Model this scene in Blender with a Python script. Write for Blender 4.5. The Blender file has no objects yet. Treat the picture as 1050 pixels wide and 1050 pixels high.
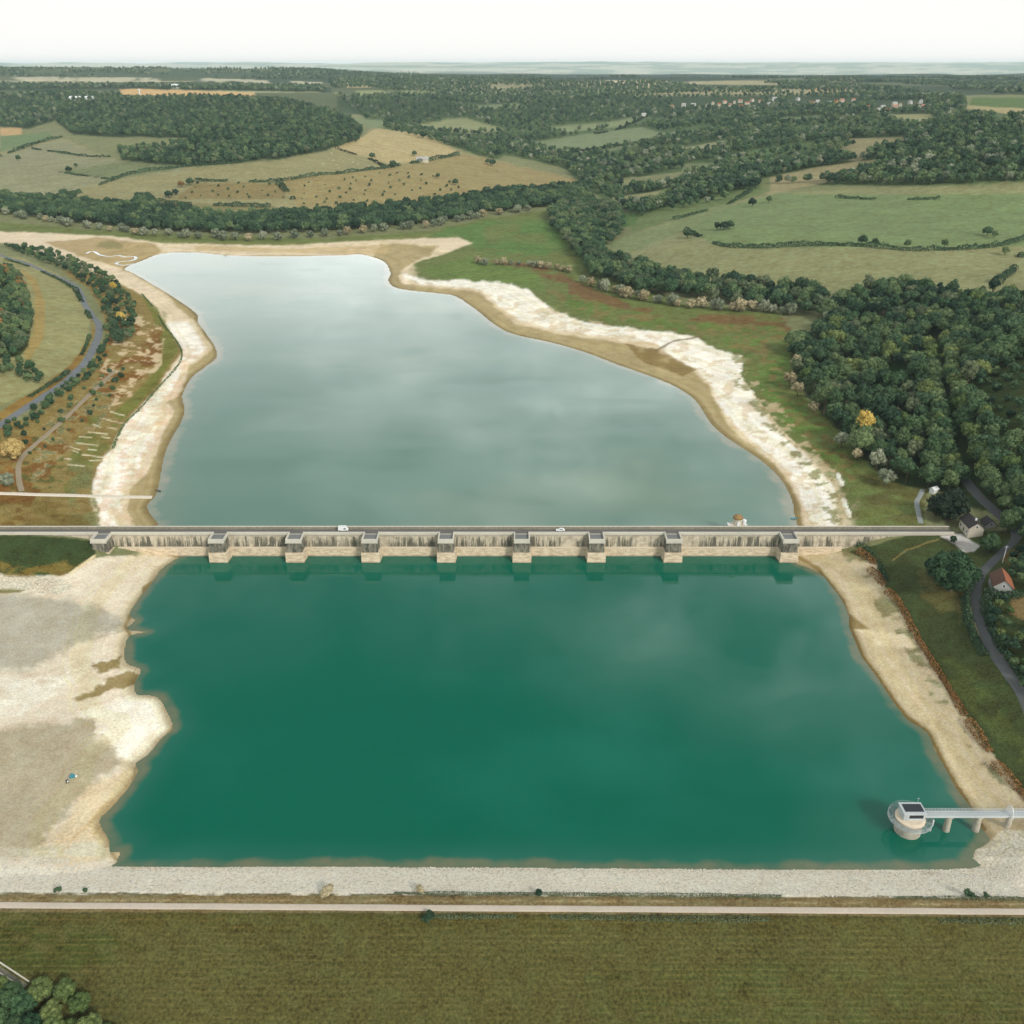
import bpy, bmesh, math, random
import numpy as np
from mathutils import Vector, Matrix
rng = np.random.default_rng(7)
random.seed(7)
R = math.radians
scene = bpy.context.scene
COL = scene.collection

# ------------------------------------------------------------------ camera model
H = 205.0
F = 950.0            # focal length in photo pixels (photo is 1050 wide)
PITCH = R(25.8)
CP, SP = math.cos(PITCH), math.sin(PITCH)

def project(x, y, z):
    d = y * CP + (H - z) * SP
    u = y * SP - (H - z) * CP
    d = np.maximum(d, 1e-3)
    return 525 + F * x / d, 525 - F * u / d

def unproj(px, py, z=0.0):
    """point of height z seen at photo pixel px, py"""
    a = (px - 525) / F
    b = (525 - py) / F
    dy, dz = CP + b * SP, -SP + b * CP
    t = (z - H) / dz
    return a * t, dy * t

# ------------------------------------------------------------------ numpy noise
def _hash(ix, iy, seed):
    n = (ix.astype(np.int64) * 374761393 + iy.astype(np.int64) * 668265263 + seed * 974634777) & 0x7fffffff
    n = ((n ^ (n >> 13)) * 1274126177) & 0x7fffffff
    return ((n ^ (n >> 16)) & 0xffff) / 65535.0

def vnoise(x, y, seed=0):
    ix, iy = np.floor(x), np.floor(y)
    fx, fy = x - ix, y - iy
    fx, fy = fx * fx * (3 - 2 * fx), fy * fy * (3 - 2 * fy)
    a, b = _hash(ix, iy, seed), _hash(ix + 1, iy, seed)
    c, d = _hash(ix, iy + 1, seed), _hash(ix + 1, iy + 1, seed)
    return (a + (b - a) * fx) * (1 - fy) + (c + (d - c) * fx) * fy

def fbm(x, y, seed=0, oct=4):
    s, amp, tot = 0.0, 1.0, 0.0
    for i in range(oct):
        s = s + amp * vnoise(x * 2 ** i + 17.3 * i, y * 2 ** i - 9.1 * i, seed + i)
        tot += amp
        amp *= .5
    return s / tot

def sstep(a, b, x):
    t = np.clip((x - a) / (b - a), 0, 1)
    return t * t * (3 - 2 * t)

def inside_dist(poly, x, y):
    """signed distance to polygon, negative inside"""
    P = np.asarray(poly, float)
    x, y = np.asarray(x, float), np.asarray(y, float)
    d2 = np.full(x.shape, 1e18)
    ins = np.zeros(x.shape, bool)
    n = len(P)
    for i in range(n):
        x0, y0 = P[i]
        x1, y1 = P[(i + 1) % n]
        ex, ey = x1 - x0, y1 - y0
        L = ex * ex + ey * ey + 1e-9
        t = np.clip(((x - x0) * ex + (y - y0) * ey) / L, 0, 1)
        d2 = np.minimum(d2, (x - x0 - t * ex) ** 2 + (y - y0 - t * ey) ** 2)
        if y0 != y1:
            c = (y0 > y) != (y1 > y)
            ins ^= c & (x < ex * (y - y0) / ey + x0)
    return np.where(ins, -1, 1) * np.sqrt(d2)

def line_dist(line, x, y):
    d2 = np.full(np.shape(x), 1e18)
    for (x0, y0), (x1, y1) in zip(line[:-1], line[1:]):
        ex, ey = x1 - x0, y1 - y0
        L = ex * ex + ey * ey + 1e-9
        t = np.clip(((x - x0) * ex + (y - y0) * ey) / L, 0, 1)
        d2 = np.minimum(d2, (x - x0 - t * ex) ** 2 + (y - y0 - t * ey) ** 2)
    return np.sqrt(d2)

# ------------------------------------------------------------------ shores
ZU = 6.0                    # upper lake level; the lower lake is z = 0
CREST = 11.5                # dam crest
YF, YB = 379.0, 384.8       # faces of the dam
UP = [(163,537),(151,520),(160,508),(164,493),(169,467),(176,450),(186,433),(190,419),(187,406),(197,387),(211,376),(222,367),
      (221,356),(211,341),(203,330),(203,323),(191,313),(171,300),(154,290),(137,280),(128,275),(147,267),(167,260),(200,259),
      (233,262),(283,263),(350,262),(370,261),(393,268),(400,280),(398,288),(408,296),(450,301),(467,304),(487,317),(507,333),
      (527,343),(564,351),(599,361),(633,374),(667,386),(693,397),(713,411),(729,435),(748,451),(777,470),(799,490),(811,511),
      (814,527),(817,538)]
DN = [(181,573),(165,584),(159,594),(142,615),(133,630),(139,636),(130,645),(151,648),(133,652),(128,667),(130,680),(143,685),
      (144,691),(138,702),(141,712),(162,715),(175,737),(177,748),(165,758),(152,774),(139,783),(142,790),(133,806),(117,826),
      (104,838),(104,848),(112,861),(113,873),(123,874),(120,884),(125,890),(250,889),(400,889),(560,890),(700,891),(880,892),
      (997,890),(997,880),(1000,872),(1010,866),(1015,861),(1007,851),(997,831),(988,819),(979,807),(969,788),(958,769),(950,751),
      (929,737),(915,719),(897,692),(883,673),(874,652),(870,642),(870,632),(863,616),(852,601),(840,588),(816,578)]
def smooth_poly(w, k=3):
    """subdivide an open shore outline with Catmull-Rom"""
    P = np.array(w); out = []
    n = len(P)
    for i in range(n - 1):
        p0, p1, p2, p3 = P[max(i - 1, 0)], P[i], P[i + 1], P[min(i + 2, n - 1)]
        for j in range(k):
            t = j / k
            out.append(tuple(.5 * (2 * p1 + (p2 - p0) * t + (2 * p0 - 5 * p1 + 4 * p2 - p3) * t * t + (3 * p1 - p0 - 3 * p2 + p3) * t ** 3)))
    return out + [tuple(P[-1])]
wu = [unproj(px, py, ZU) for px, py in UP]
polyU = [(wu[0][0], 382.5)] + smooth_poly(wu) + [(wu[-1][0] + 1, 382.5)]
wd = [unproj(px, py, 0) for px, py in DN]
polyD = [(wd[0][0] + 4, 381.5)] + smooth_poly(wd) + [(wd[-1][0] + 1, 381.5)]

# ------------------------------------------------------------------ relief: known heights (pixel, pixel, metres)
CT = [
 # left, below the dam
 (0,552,10.3),(-60,551,10.3),(-200,551,10.3),(60,556,9.8),(90,560,8.6),(0,570,8.5),(50,578,6.5),(0,587,4),(60,590,3.6),(100,572,5.5),(140,575,4.5),
 (0,610,2.2),(60,615,2.2),(110,620,1.6),(0,660,2),(60,690,2),(0,720,2.4),(60,740,2),(0,780,2),(70,800,1.6),(0,840,1.8),(60,860,1.6),(0,885,2.2),
 (110,720,1.4),(130,750,1.3),(-120,640,3),(-120,760,3),(-120,860,3),(-120,580,8),
 # left, above the dam
 (0,537,10),(-150,537,10.2),(60,537,9.6),(100,537,8.2),(0,506,10.5),(70,507,9.4),(100,490,8),(0,470,13),(50,450,11.5),(100,430,9.5),(135,400,9),
 (0,436,15),(50,403,15.5),(100,340,14),(85,305,13.5),(62,285,13),(25,269,13.5),(0,262,15),(150,345,9.2),(120,300,8.6),(60,267,9),
 (0,400,19),(45,360,18.5),(60,320,17),(20,330,23),(0,350,26),(0,300,25),(0,282,22),(30,275,15.5),(-200,300,40),(-200,400,35),(-200,500,16),
 (20,245,8.5),(0,236,8.5),(80,244,7.2),(130,255,6.8),(160,250,7.5),
 # north shore and the left hill
 (0,224,11),(100,236,9.5),(200,243,9.5),(300,246,9),(400,240,9),(470,235,9),(530,235,9.5),(560,255,9.5),(520,275,8.6),
 (0,205,18),(100,212,16),(160,214,17),(300,222,15),(430,212,14),(520,200,14),(580,190,15),(600,200,13),
 (0,180,34),(60,180,35),(120,185,33),(200,190,33),(280,195,31),(350,190,35),(430,190,29),(500,185,24),(560,184,18),
 (0,150,48),(60,150,52),(130,160,55),(200,170,52),(260,160,64),(320,152,67),(360,155,60),(410,150,58),(430,138,63),(470,156,47),(520,166,33),(570,178,21),
 (0,130,62),(60,135,66),(100,140,68),(150,140,78),(220,140,84),(300,130,90),(350,128,80),(385,132,68),
 (70,108,98),(140,100,113),(220,99,118),(290,104,112),(340,114,96),
 (0,110,85),(30,98,102),
 # valley right of the hill
 (470,145,38),(420,128,48),(400,120,58),(450,122,57),(520,132,48),(560,150,32),(600,170,22),(620,190,17),(600,215,11),(640,210,17),(600,145,38),(650,135,50),
 (540,125,58),(450,108,80),(560,108,80),(650,115,68),(400,100,98),(500,98,98),(600,98,98),
 (690,160,44),(660,180,28),(700,190,33),(740,170,48),(640,240,14),(610,260,10.5),(640,285,10),(700,303,11),(760,312,12),(820,320,14),
 (700,255,24),(720,232,32),(680,225,24),(700,280,17),(780,270,27),(860,285,29),(940,290,34),(1020,290,38),(1050,300,40),
 (760,225,42),(850,215,50),(950,215,56),(1040,215,60),(850,250,42),(950,255,46),(1040,250,50),
 (760,190,48),(830,180,58),(900,190,62),(1000,192,72),(1050,190,76),(800,150,66),(880,155,76),(960,160,92),(1040,160,103),
 (760,130,74),(700,130,68),(840,130,86),(920,130,98),(1000,125,122),(1050,118,130),
 (700,108,88),(780,105,96),(860,106,102),(940,108,116),(1000,100,132),(1050,95,138),
 # right of the upper lake
 (560,300,8.2),(600,310,8.6),(660,330,8.6),(740,340,9),(800,370,9.6),(790,400,9),(830,440,9.2),(860,480,9.4),(900,520,10.5),(945,530,10.2),(875,535,9.4),
 (850,330,16),(840,380,12),(880,420,13),(930,470,13),(900,350,19),(950,400,20),(970,450,18),(985,500,14.5),(960,330,30),(1000,400,32),(1050,400,42),(1050,350,48),
 (1050,450,36),(1050,500,25),(1010,470,22),(1030,520,17),
 # right bank below
 (975,541,10.5),(950,543,10.2),(995,548,11),(1010,540,12.2),(1040,555,13),(1010,583,11.6),(1000,620,11),(1015,660,10.6),(1050,713,10),
 (930,549,10.2),(880,560,7.5),(850,575,3.2),(880,600,3),(900,590,5),(940,590,8.6),(970,600,10.2),(930,630,5.6),(960,650,8),(990,700,8.4),
 (960,690,4.8),(1000,750,4.8),(1040,800,5),(1030,740,7),(1050,770,7),(890,640,2.2),(940,720,2),(1000,810,2),(1020,850,2.5),(1045,870,4),(1050,830,4.5),
 (1025,605,12.6),(1050,600,14.5),(1050,660,13),(1150,500,40),(1150,600,22),(1150,700,14),(1150,800,8),(1150,400,60),
]
ctl = []
for px, py, z in CT:
    x, y = unproj(px, py, z)
    ctl.append((x, y, z))
    if px <= 0 and py < 260:
        for e in (-300, -900):
            xe, ye = unproj(e, py, z); ctl.append((xe, ye, z * (1.0 if e > -500 else .95)))
    if px >= 1040:
        for e in (1400, 2000):
            xe, ye = unproj(e, py, z); ctl.append((xe, ye, z))
for px in (-900, -300, 0, 150, 300, 450, 600, 750, 900, 1050, 1350, 1900):
    c = (px - 525) / F
    prof = [(3300, 118), (4300, 128), (5300, 136)]
    prof += [(6800, 182 if px < 350 else 116), (7900, 100), (9200, 120 if px < 420 else (146 if px < 800 else 126)), (11000, 92)]
    prof += [(14500, 175 if px in (300, 450, 750) else 160), (17500, 216), (26000, 190)]
    for Y, z in prof:
        ctl.append((c * (Y * CP + 90), Y, z))
for x in (-160, -80, 0, 80, 160):
    ctl.append((x, 215, 0)); ctl.append((x, 300, 0)); ctl.append((x * .9, 378, 0)); ctl.append((x * .8, 420, 6)); ctl.append((x * .9, 600, 6))
ctl.append((-60, 900, 6)); ctl.append((-100, 1050, 6))
ctl = np.array(ctl)
def AL(x, y):
    y = np.maximum(y, 40.0)
    return np.arctan2(x, y) * 1.15, np.log(y)
ca, cl = AL(ctl[:, 0], ctl[:, 1])
def kern(da, dl):
    return np.sqrt(da * da + dl * dl + .0016)
K = kern(ca[:, None] - ca[None], cl[:, None] - cl[None])
n = len(ctl)
A = np.zeros((n + 1, n + 1)); A[:n, :n] = K - np.eye(n) * .012; A[:n, n] = A[n, :n] = 1
sol = np.linalg.solve(A, np.append(ctl[:, 2], 0))
LA0, LA1, NA = -1.25, 1.25, 420
LL0, LL1, NL = math.log(50), math.log(40000), 620
ga, gl = np.meshgrid(np.linspace(LA0, LA1, NA), np.linspace(LL0, LL1, NL))
G = np.full(ga.shape, sol[n])
for i in range(n):
    G += sol[i] * kern(ga - ca[i], gl - cl[i])
G = np.clip(G, -6, 226)

def base_height(x, y):
    a, l = AL(x, y)
    u = np.clip((a - LA0) / (LA1 - LA0) * (NA - 1), 0, NA - 1.001)
    v = np.clip((l - LL0) / (LL1 - LL0) * (NL - 1), 0, NL - 1.001)
    iu, iv = u.astype(int), v.astype(int)
    fu, fv = u - iu, v - iv
    g = (G[iv, iu] * (1 - fu) + G[iv, iu + 1] * fu) * (1 - fv) + (G[iv + 1, iu] * (1 - fu) + G[iv + 1, iu + 1] * fu) * fv
    far = sstep(500, 2500, y)
    g = g + (fbm(x / 60, y / 60, 3) - .5) * (.5 + 3 * far) + (fbm(x / 700, y / 700, 5) - .5) * sstep(4500, 9000, y) * 22 + (fbm(x / 1900, y / 1900, 15, 3) - .5) * sstep(4500, 9000, y) * 100
    return g

def height(x, y):
    x, y = np.broadcast_arrays(np.asarray(x, float), np.asarray(y, float))
    z = base_height(x, y)
    lo = y < 382
    for poly, lev, sel in ((polyD, 0.0, lo & (y > 150)), (polyU, ZU, (~lo) & (y < 1500) & (np.abs(x) < 900))):
        if not sel.any():
            continue
        xs, ys = x[sel], y[sel]
        s = inside_dist(poly, xs, ys)
        b = np.maximum(z[sel], lev + .3)
        Rr = 12 + 33 * sstep(200, 240, ys)
        t = sstep(0, 1, s / Rr)
        out = (lev + .06 * s + .02) * (1 - t) + b * t
        z = z.copy()
        z[sel] = np.where(s < 0, lev - .1 - .12 * np.minimum(-s, 40), out)
    e = y + .0078 * x
    up = np.where(e > 179, 4.9 * (1 - (e - 179) / 13.0), 5.2)
    em = np.where(e < 171.2, 5.2 - (171.2 - e) / 2.3, np.where(e < 179, 5.2 - .3 * sstep(177, 179, e), up))
    z = np.where(e < 179, em, np.where(e < 194, np.maximum(z, np.maximum(em, -3)), z))
    return z

def ground_at(px, py):
    """where the line of sight of a photo pixel meets the relief (array in, x y z out)"""
    px, py = np.atleast_1d(np.asarray(px, float)), np.atleast_1d(np.asarray(py, float))
    a, b = (px - 525) / F, (525 - py) / F
    dy, dz = CP + b * SP, -SP + b * CP
    lo, hi = np.full(px.shape, 130.0), np.full(px.shape, 20000.0)
    for n_ in (260, 24, 24):
        k = np.linspace(0, 1, n_)[:, None]
        ts = np.exp(np.log(lo)[None] * (1 - k) + np.log(hi)[None] * k)
        f = H + dz * ts - height(a * ts, dy * ts)
        f[0] = 1; f[-1] = -1
        i = np.argmax(f <= 0, axis=0); c = np.arange(len(px))
        lo, hi = ts[i - 1, c], ts[i, c]
    x, y = a * hi, dy * hi
    return x, y, height(x, y)

# ------------------------------------------------------------------ object helpers
def tag(o, label=None, cat=None, group=None, kind=None):
    if label: o['label'] = label
    if cat: o['category'] = cat
    if group: o['group'] = group
    if kind: o['kind'] = kind
    return o
def link(o, parent=None):
    COL.objects.link(o)
    if parent: o.parent = parent
    return o
def empty(name, loc, rz=0):
    o = bpy.data.objects.new(name, None)
    o.location = loc; o.rotation_euler = (0, 0, rz); o.empty_display_size = 1
    return link(o)
def np_mesh(name, V, Fq, mats, smooth=False, midx=None):
    """mesh from arrays; Fq is (n, k) face indices"""
    me = bpy.data.meshes.new(name)
    V = np.asarray(V, np.float32); Fq = np.asarray(Fq, np.int32)
    k = Fq.shape[1]
    me.vertices.add(len(V)); me.vertices.foreach_set('co', V.ravel())
    me.loops.add(Fq.size); me.loops.foreach_set('vertex_index', Fq.ravel())
    me.polygons.add(len(Fq))
    me.polygons.foreach_set('loop_start', np.arange(0, Fq.size, k, dtype=np.int32))
    me.polygons.foreach_set('loop_total', np.full(len(Fq), k, np.int32))
    if smooth: me.polygons.foreach_set('use_smooth', np.ones(len(Fq), bool))
    for m in (mats if isinstance(mats, (list, tuple)) else [mats]): me.materials.append(m)
    if midx is not None: me.polygons.foreach_set('material_index', np.asarray(midx, np.int32))
    me.update(calc_edges=True)
    return me

class MB:
    """collects solids, builds ONE mesh object"""
    def __init__(s): s.v, s.f = [], []
    def add(s, vs, fs):
        b = len(s.v); s.v += [tuple(v) for v in vs]; s.f += [tuple(i + b for i in f) for f in fs]; return s
    def box(s, x0, x1, y0, y1, z0, z1, top=None, rot=0, piv=None):
        t = top or (0, 0)
        vs = [(x0,y0,z0),(x1,y0,z0),(x1,y1,z0),(x0,y1,z0),(x0+t[0],y0+t[1],z1),(x1-t[0],y0+t[1],z1),(x1-t[0],y1-t[1],z1),(x0+t[0],y1-t[1],z1)]
        if rot:
            c, sn = math.cos(rot), math.sin(rot); p = piv or ((x0+x1)/2, (y0+y1)/2)
            vs = [(p[0]+(x-p[0])*c-(y-p[1])*sn, p[1]+(x-p[0])*sn+(y-p[1])*c, z) for x, y, z in vs]
        return s.add(vs, [(0,3,2,1),(4,5,6,7),(0,1,5,4),(1,2,6,5),(2,3,7,6),(3,0,4,7)])
    def lathe(s, prof, n=24, c=(0,0,0), cap=True):
        vs = [(c[0]+r*math.cos(2*math.pi*i/n), c[1]+r*math.sin(2*math.pi*i/n), c[2]+z) for r, z in prof for i in range(n)]
        fs = [(j*n+i, j*n+(i+1)%n, (j+1)*n+(i+1)%n, (j+1)*n+i) for j in range(len(prof)-1) for i in range(n)]
        if cap: fs += [tuple(range(n))[::-1], tuple(range((len(prof)-1)*n, len(prof)*n))]
        return s.add(vs, fs)
    def bar(s, a, b, r, n=6):
        a, b = Vector(a), Vector(b); d = (b-a).normalized()
        q = d.to_track_quat('Z', 'Y')
        vs = [p + q @ Vector((r*math.cos(2*math.pi*i/n), r*math.sin(2*math.pi*i/n), 0)) for p in (a, b) for i in range(n)]
        return s.add(vs, [(i, (i+1)%n, n+(i+1)%n, n+i) for i in range(n)] + [tuple(range(n))[::-1], tuple(range(n, 2*n))])
    def prism(s, pts, y0, y1):
        """outline in xz pushed along y"""
        n = len(pts)
        vs = [(x, y0, z) for x, z in pts] + [(x, y1, z) for x, z in pts]
        return s.add(vs, [tuple(range(n)), tuple(range(n, 2*n))[::-1]] + [(i, n+i, n+(i+1)%n, (i+1)%n) for i in range(n)])
    def mesh(s, name, mat, bevel=0, smooth=False):
        bm = bmesh.new()
        vs = [bm.verts.new(v) for v in s.v]
        for f in s.f:
            try: bm.faces.new([vs[i] for i in f])
            except ValueError: pass
        bmesh.ops.recalc_face_normals(bm, faces=bm.faces)
        if bevel:
            bmesh.ops.bevel(bm, geom=[e for e in bm.edges if e.calc_face_angle(0) > .6], offset=bevel, segments=2, affect='EDGES', profile=.6)
        me = bpy.data.meshes.new(name); bm.to_mesh(me); bm.free()
        me.materials.append(mat)
        if smooth: me.polygons.foreach_set('use_smooth', np.ones(len(me.polygons), bool))
        return me
    def build(s, name, mat, parent=None, bevel=0, smooth=False):
        return link(bpy.data.objects.new(name, s.mesh(name, mat, bevel, smooth)), parent)

# ------------------------------------------------------------------ materials
def lin(c):
    return tuple(((v / 255) / 12.92 if v / 255 <= .04045 else ((v / 255 + .055) / 1.055) ** 2.4) for v in c)
class NT:
    def __init__(s, m): s.t = m.node_tree; s.n = s.t.nodes; s.l = s.t.links
    def new(s, kind, **kw):
        nd = s.n.new(kind)
        for k, v in kw.items():
            if k.startswith('i_'):
                nd.inputs[k[2:].replace('_', ' ')].default_value = v
            else: setattr(nd, k, v)
        return nd
    def to(s, a, b): s.l.new(a, b)
    def math(s, op, a, b=None, c=None, clamp=False):
        nd = s.n.new('ShaderNodeMath'); nd.operation = op; nd.use_clamp = clamp
        for i, v in enumerate((a, b, c)):
            if v is None: continue
            if isinstance(v, (int, float)): nd.inputs[i].default_value = v
            else: s.l.new(v, nd.inputs[i])
        return nd.outputs[0]
    def mix(s, fac, a, b, mode='MIX'):
        nd = s.n.new('ShaderNodeMix'); nd.data_type = 'RGBA'; nd.blend_type = mode
        for i, v in ((0, fac), (6, a), (7, b)):
            if isinstance(v, (int, float)): nd.inputs[i].default_value = v
            elif isinstance(v, tuple): nd.inputs[i].default_value = (*v[:3], 1)
            else: s.l.new(v, nd.inputs[i])
        return nd.outputs[2]
    def noise(s, scale, vec=None, detail=3, rough=.55, dist=0):
        nd = s.n.new('ShaderNodeTexNoise'); nd.inputs['Scale'].default_value = scale
        nd.inputs['Detail'].default_value = detail; nd.inputs['Roughness'].default_value = rough; nd.inputs['Distortion'].default_value = dist
        if vec is not None: s.l.new(vec, nd.inputs['Vector'])
        return nd.outputs['Fac']
    def ramp(s, fac, lo, hi):
        nd = s.n.new('ShaderNodeMapRange'); nd.inputs['From Min'].default_value = lo; nd.inputs['From Max'].default_value = hi
        nd.interpolation_type = 'SMOOTHSTEP'
        s.l.new(fac, nd.inputs['Value']); return nd.outputs[0]
    def mapping(s, vec, scale=(1, 1, 1), rot=(0, 0, 0)):
        nd = s.n.new('ShaderNodeMapping'); nd.inputs['Scale'].default_value = scale; nd.inputs['Rotation'].default_value = rot
        s.l.new(vec, nd.inputs['Vector']); return nd.outputs[0]
    def scale(s, col, f):
        nd = s.n.new('ShaderNodeVectorMath'); nd.operation = 'SCALE'; s.l.new(col, nd.inputs[0])
        if isinstance(f, (int, float)): nd.inputs['Scale'].default_value = f
        else: s.l.new(f, nd.inputs['Scale'])
        return nd.outputs[0]
def mat(name):
    m = bpy.data.materials.new(name); m.use_nodes = True
    t = NT(m); p = m.node_tree.nodes['Principled BSDF']
    return m, t, p
def simple(name, rgb, rough=.8, var=.15, scale=1.2, spec=.3, rgb2=None):
    """a plain material with weathering noise; rgb is linear albedo"""
    m, t, p = mat(name)
    geo = t.new('ShaderNodeNewGeometry').outputs['Position']
    n1 = t.noise(scale, geo, 5, .65); n2 = t.noise(scale * .13, geo, 2)
    f = t.math('ADD', t.math('MULTIPLY', t.math('SUBTRACT', n1, .5), 2 * var), 1)
    f = t.math('MULTIPLY', f, t.math('ADD', t.math('MULTIPLY', t.math('SUBTRACT', n2, .5), var * 1.6), 1))
    c = t.mix(t.ramp(n1, .35, .65), rgb, rgb2 or tuple(v * .85 for v in rgb))
    t.to(t.scale(c, f), p.inputs['Base Color'])
    p.inputs['Roughness'].default_value = rough; p.inputs['Specular IOR Level'].default_value = spec
    return m
M = {}
M['asphalt'] = simple('asphalt', (.17, .18, .185), .85, .25, .7)
M['lane'] = simple('dark_asphalt', (.105, .108, .105), .9, .3, .5)
M['dam_road'] = simple('worn_road', (.15, .14, .125), .9, .25, .9)
M['gravel'] = simple('pale_gravel', (.56, .48, .385), .95, .14, 1.1)
M['ramp'] = simple('pale_concrete', (.7, .62, .5), .9, .1, .8)
M['dirt'] = simple('dirt_track', (.32, .26, .17), .95, .2, .6)
M['path_grey'] = simple('grey_slabs', (.3, .32, .3), .9, .15, .8)
M['concrete'] = simple('concrete', (.6, .56, .47), .85, .18, .9)
M['cream'] = simple('cream_stone', (.74, .62, .46), .9, .14, .7)
M['white'] = simple('white_paint', (.78, .79, .78), .5, .06, .6)
M['tower_white'] = simple('white_metal', (.52, .56, .56), .5, .2, 1.1)
M['dark'] = simple('dark_panel', (.03, .035, .04), .35, .15, .8)
M['pane'] = simple('window_glass', (.03, .04, .05), .1, .1, .8, .5)
M['slate'] = simple('slate_roof', (.06, .05, .05), .8, .3, 1.6)
M['redtile'] = simple('red_tiles', (.34, .115, .05), .85, .3, 1.4, rgb2=(.24, .09, .045))
M['shadetile'] = simple('shaded_tiles', (.16, .085, .055), .9, .3, 1.4)  # darker copy of the red tiles: shade of the left slope put into colour
M['render'] = simple('house_render', (.55, .5, .4), .9, .12, .8)
M['greywall'] = simple('grey_render', (.4, .4, .37), .9, .12, .8)
M['bark'] = simple('bark', (.1, .075, .05), .95, .3, 2.5)
M['steel'] = simple('galvanised_steel', (.42, .46, .46), .5, .1, 2)
M['teal'] = simple('teal_paint', (.06, .26, .32), .5, .1, 2)
M['tyre'] = simple('tyre_rubber', (.02, .02, .02), .8, .1, 2)
M['hide'] = simple('pale_hide', (.72, .66, .55), .8, .1, 2)
M['bundle'] = simple('black_cloth', (.02, .02, .025), .8, .2, 2)
M['deck'] = simple('worn_deck', (.2, .205, .195), .9, .25, .7)
M['stone_old'] = simple('old_stone', (.3, .27, .2), .95, .3, .9, rgb2=(.17, .16, .12))
M['stone_dark'] = simple('blackened_stone', (.13, .125, .1), .95, .35, .8, rgb2=(.2, .18, .13))
M['drum'] = simple('intake_concrete', (.5, .46, .38), .9, .3, .8, rgb2=(.34, .31, .24))

def leaf_mat(name, a, b, hue=.0):
    a, b = (tuple(max(.004, sum(c) / 3 + (v - sum(c) / 3) * 1.08) for v in c) for c in (a, b))
    m, t, p = mat(name)
    oi = t.new('ShaderNodeObjectInfo')
    wn = t.new('ShaderNodeTexWhiteNoise', noise_dimensions='3D'); t.to(oi.outputs['Location'], wn.inputs['Vector'])
    geo = t.new('ShaderNodeNewGeometry').outputs['Position']
    nz = t.noise(.5, geo, 3, .6); nb = t.noise(.012, geo, 2)
    f = t.math('ADD', t.math('MULTIPLY', wn.outputs['Value'], .55), t.math('MULTIPLY', nz, .55))
    f = t.math('ADD', f, t.math('MULTIPLY', t.math('SUBTRACT', nb, .5), .9))
    c = t.mix(t.ramp(f, .15, .95), a, b)
    c = t.scale(c, t.math('ADD', t.math('MULTIPLY', nz, .9), .55))
    t.to(c, p.inputs['Base Color'])
    p.inputs['Roughness'].default_value = .75; p.inputs['Specular IOR Level'].default_value = .2
    p.inputs['Subsurface Weight'].default_value = 0
    return m
LM = {
 'green': leaf_mat('dark_leaves', (.018, .043, .025), (.076, .13, .062)),
 'mid': leaf_mat('green_leaves', (.045, .094, .043), (.145, .195, .085)),
 'grey': leaf_mat('silver_leaves', (.13, .155, .1), (.3, .32, .22)),
 'yellow': leaf_mat('yellow_leaves', (.46, .33, .08), (.7, .52, .17)),
 'straw': leaf_mat('straw_leaves', (.27, .23, .13), (.45, .39, .25)),
 'orange': leaf_mat('orange_leaves', (.2, .115, .045), (.3, .185, .075)),
 'russet': leaf_mat('russet_leaves', (.15, .08, .03), (.3, .16, .06)),
 'black': leaf_mat('needle_leaves', (.014, .026, .016), (.035, .05, .025)),
 'olive': leaf_mat('olive_leaves', (.065, .095, .05), (.15, .175, .095)),
 'gold': leaf_mat('golden_leaves', (.42, .31, .12), (.62, .48, .22)),
 'oak': leaf_mat('oak_leaves', (.024, .06, .028), (.085, .14, .06)),
 'lime': leaf_mat('fresh_leaves', (.078, .125, .04), (.185, .22, .08)),
}

# ------------------------------------------------------------------ ground mesh with albedo per vertex
cols = np.concatenate([np.arange(-1500, -260, 60), np.arange(-260, -20, 10), np.arange(-20, 1070, 1.5), np.arange(1070, 1310, 10), np.arange(1310, 2560, 60)])
def flat_y(pv):
    return unproj(525, pv, 0)[1]
rows = np.array([flat_y(p) for p in np.concatenate([np.arange(1500, 1080, -25), np.arange(1080, 130, -1.0), np.arange(130, 80, -.35)])])
rows = np.concatenate([rows, np.exp(np.linspace(math.log(rows[-1] * 1.012), math.log(26000), 60))])
NC, NR = len(cols), len(rows)
YY = np.repeat(rows[:, None], NC, 1)
XX = (cols[None, :] - 525) / F * (YY * CP + H * SP)
X, Y = XX.ravel(), YY.ravel()
Z = height(X, Y)
PX, PY = project(X, Y, Z)
print('ground verts', len(X))
j1 = (fbm(PX / 14, PY / 9, 11, 4) - .5) * 2
j2 = (fbm(PX / 14, PY / 9, 31, 4) - .5) * 2
pn = fbm(PX / 22, PY / 9, 51, 5)         # patch noise
wn = fbm(X / 25, Y / 25, 71, 4)
pn2 = fbm(PX / 9, PY / 3.6, 151, 4)
jj = (fbm(PX / 5, PY / 3.5, 171, 3) - .5) * 2
j1 = j1 + .6 * jj; j2 = j2 + .6 * (fbm(PX / 5, PY / 3.5, 191, 3) - .5) * 2
LIGHT = 1.12
def alb(c):
    q = np.array(lin(c)) / LIGHT
    return np.clip(q.mean() + (q - q.mean()) * 1.1, .002, .9)
C = np.zeros((len(X), 3)); C[:] = alb((128, 130, 96))
DET = np.zeros((len(X), 3)); DET[:] = (.35, .3, 0)
CLS = np.zeros(len(X), np.int8)        # 0 ground, 1 lakebed and shore

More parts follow.
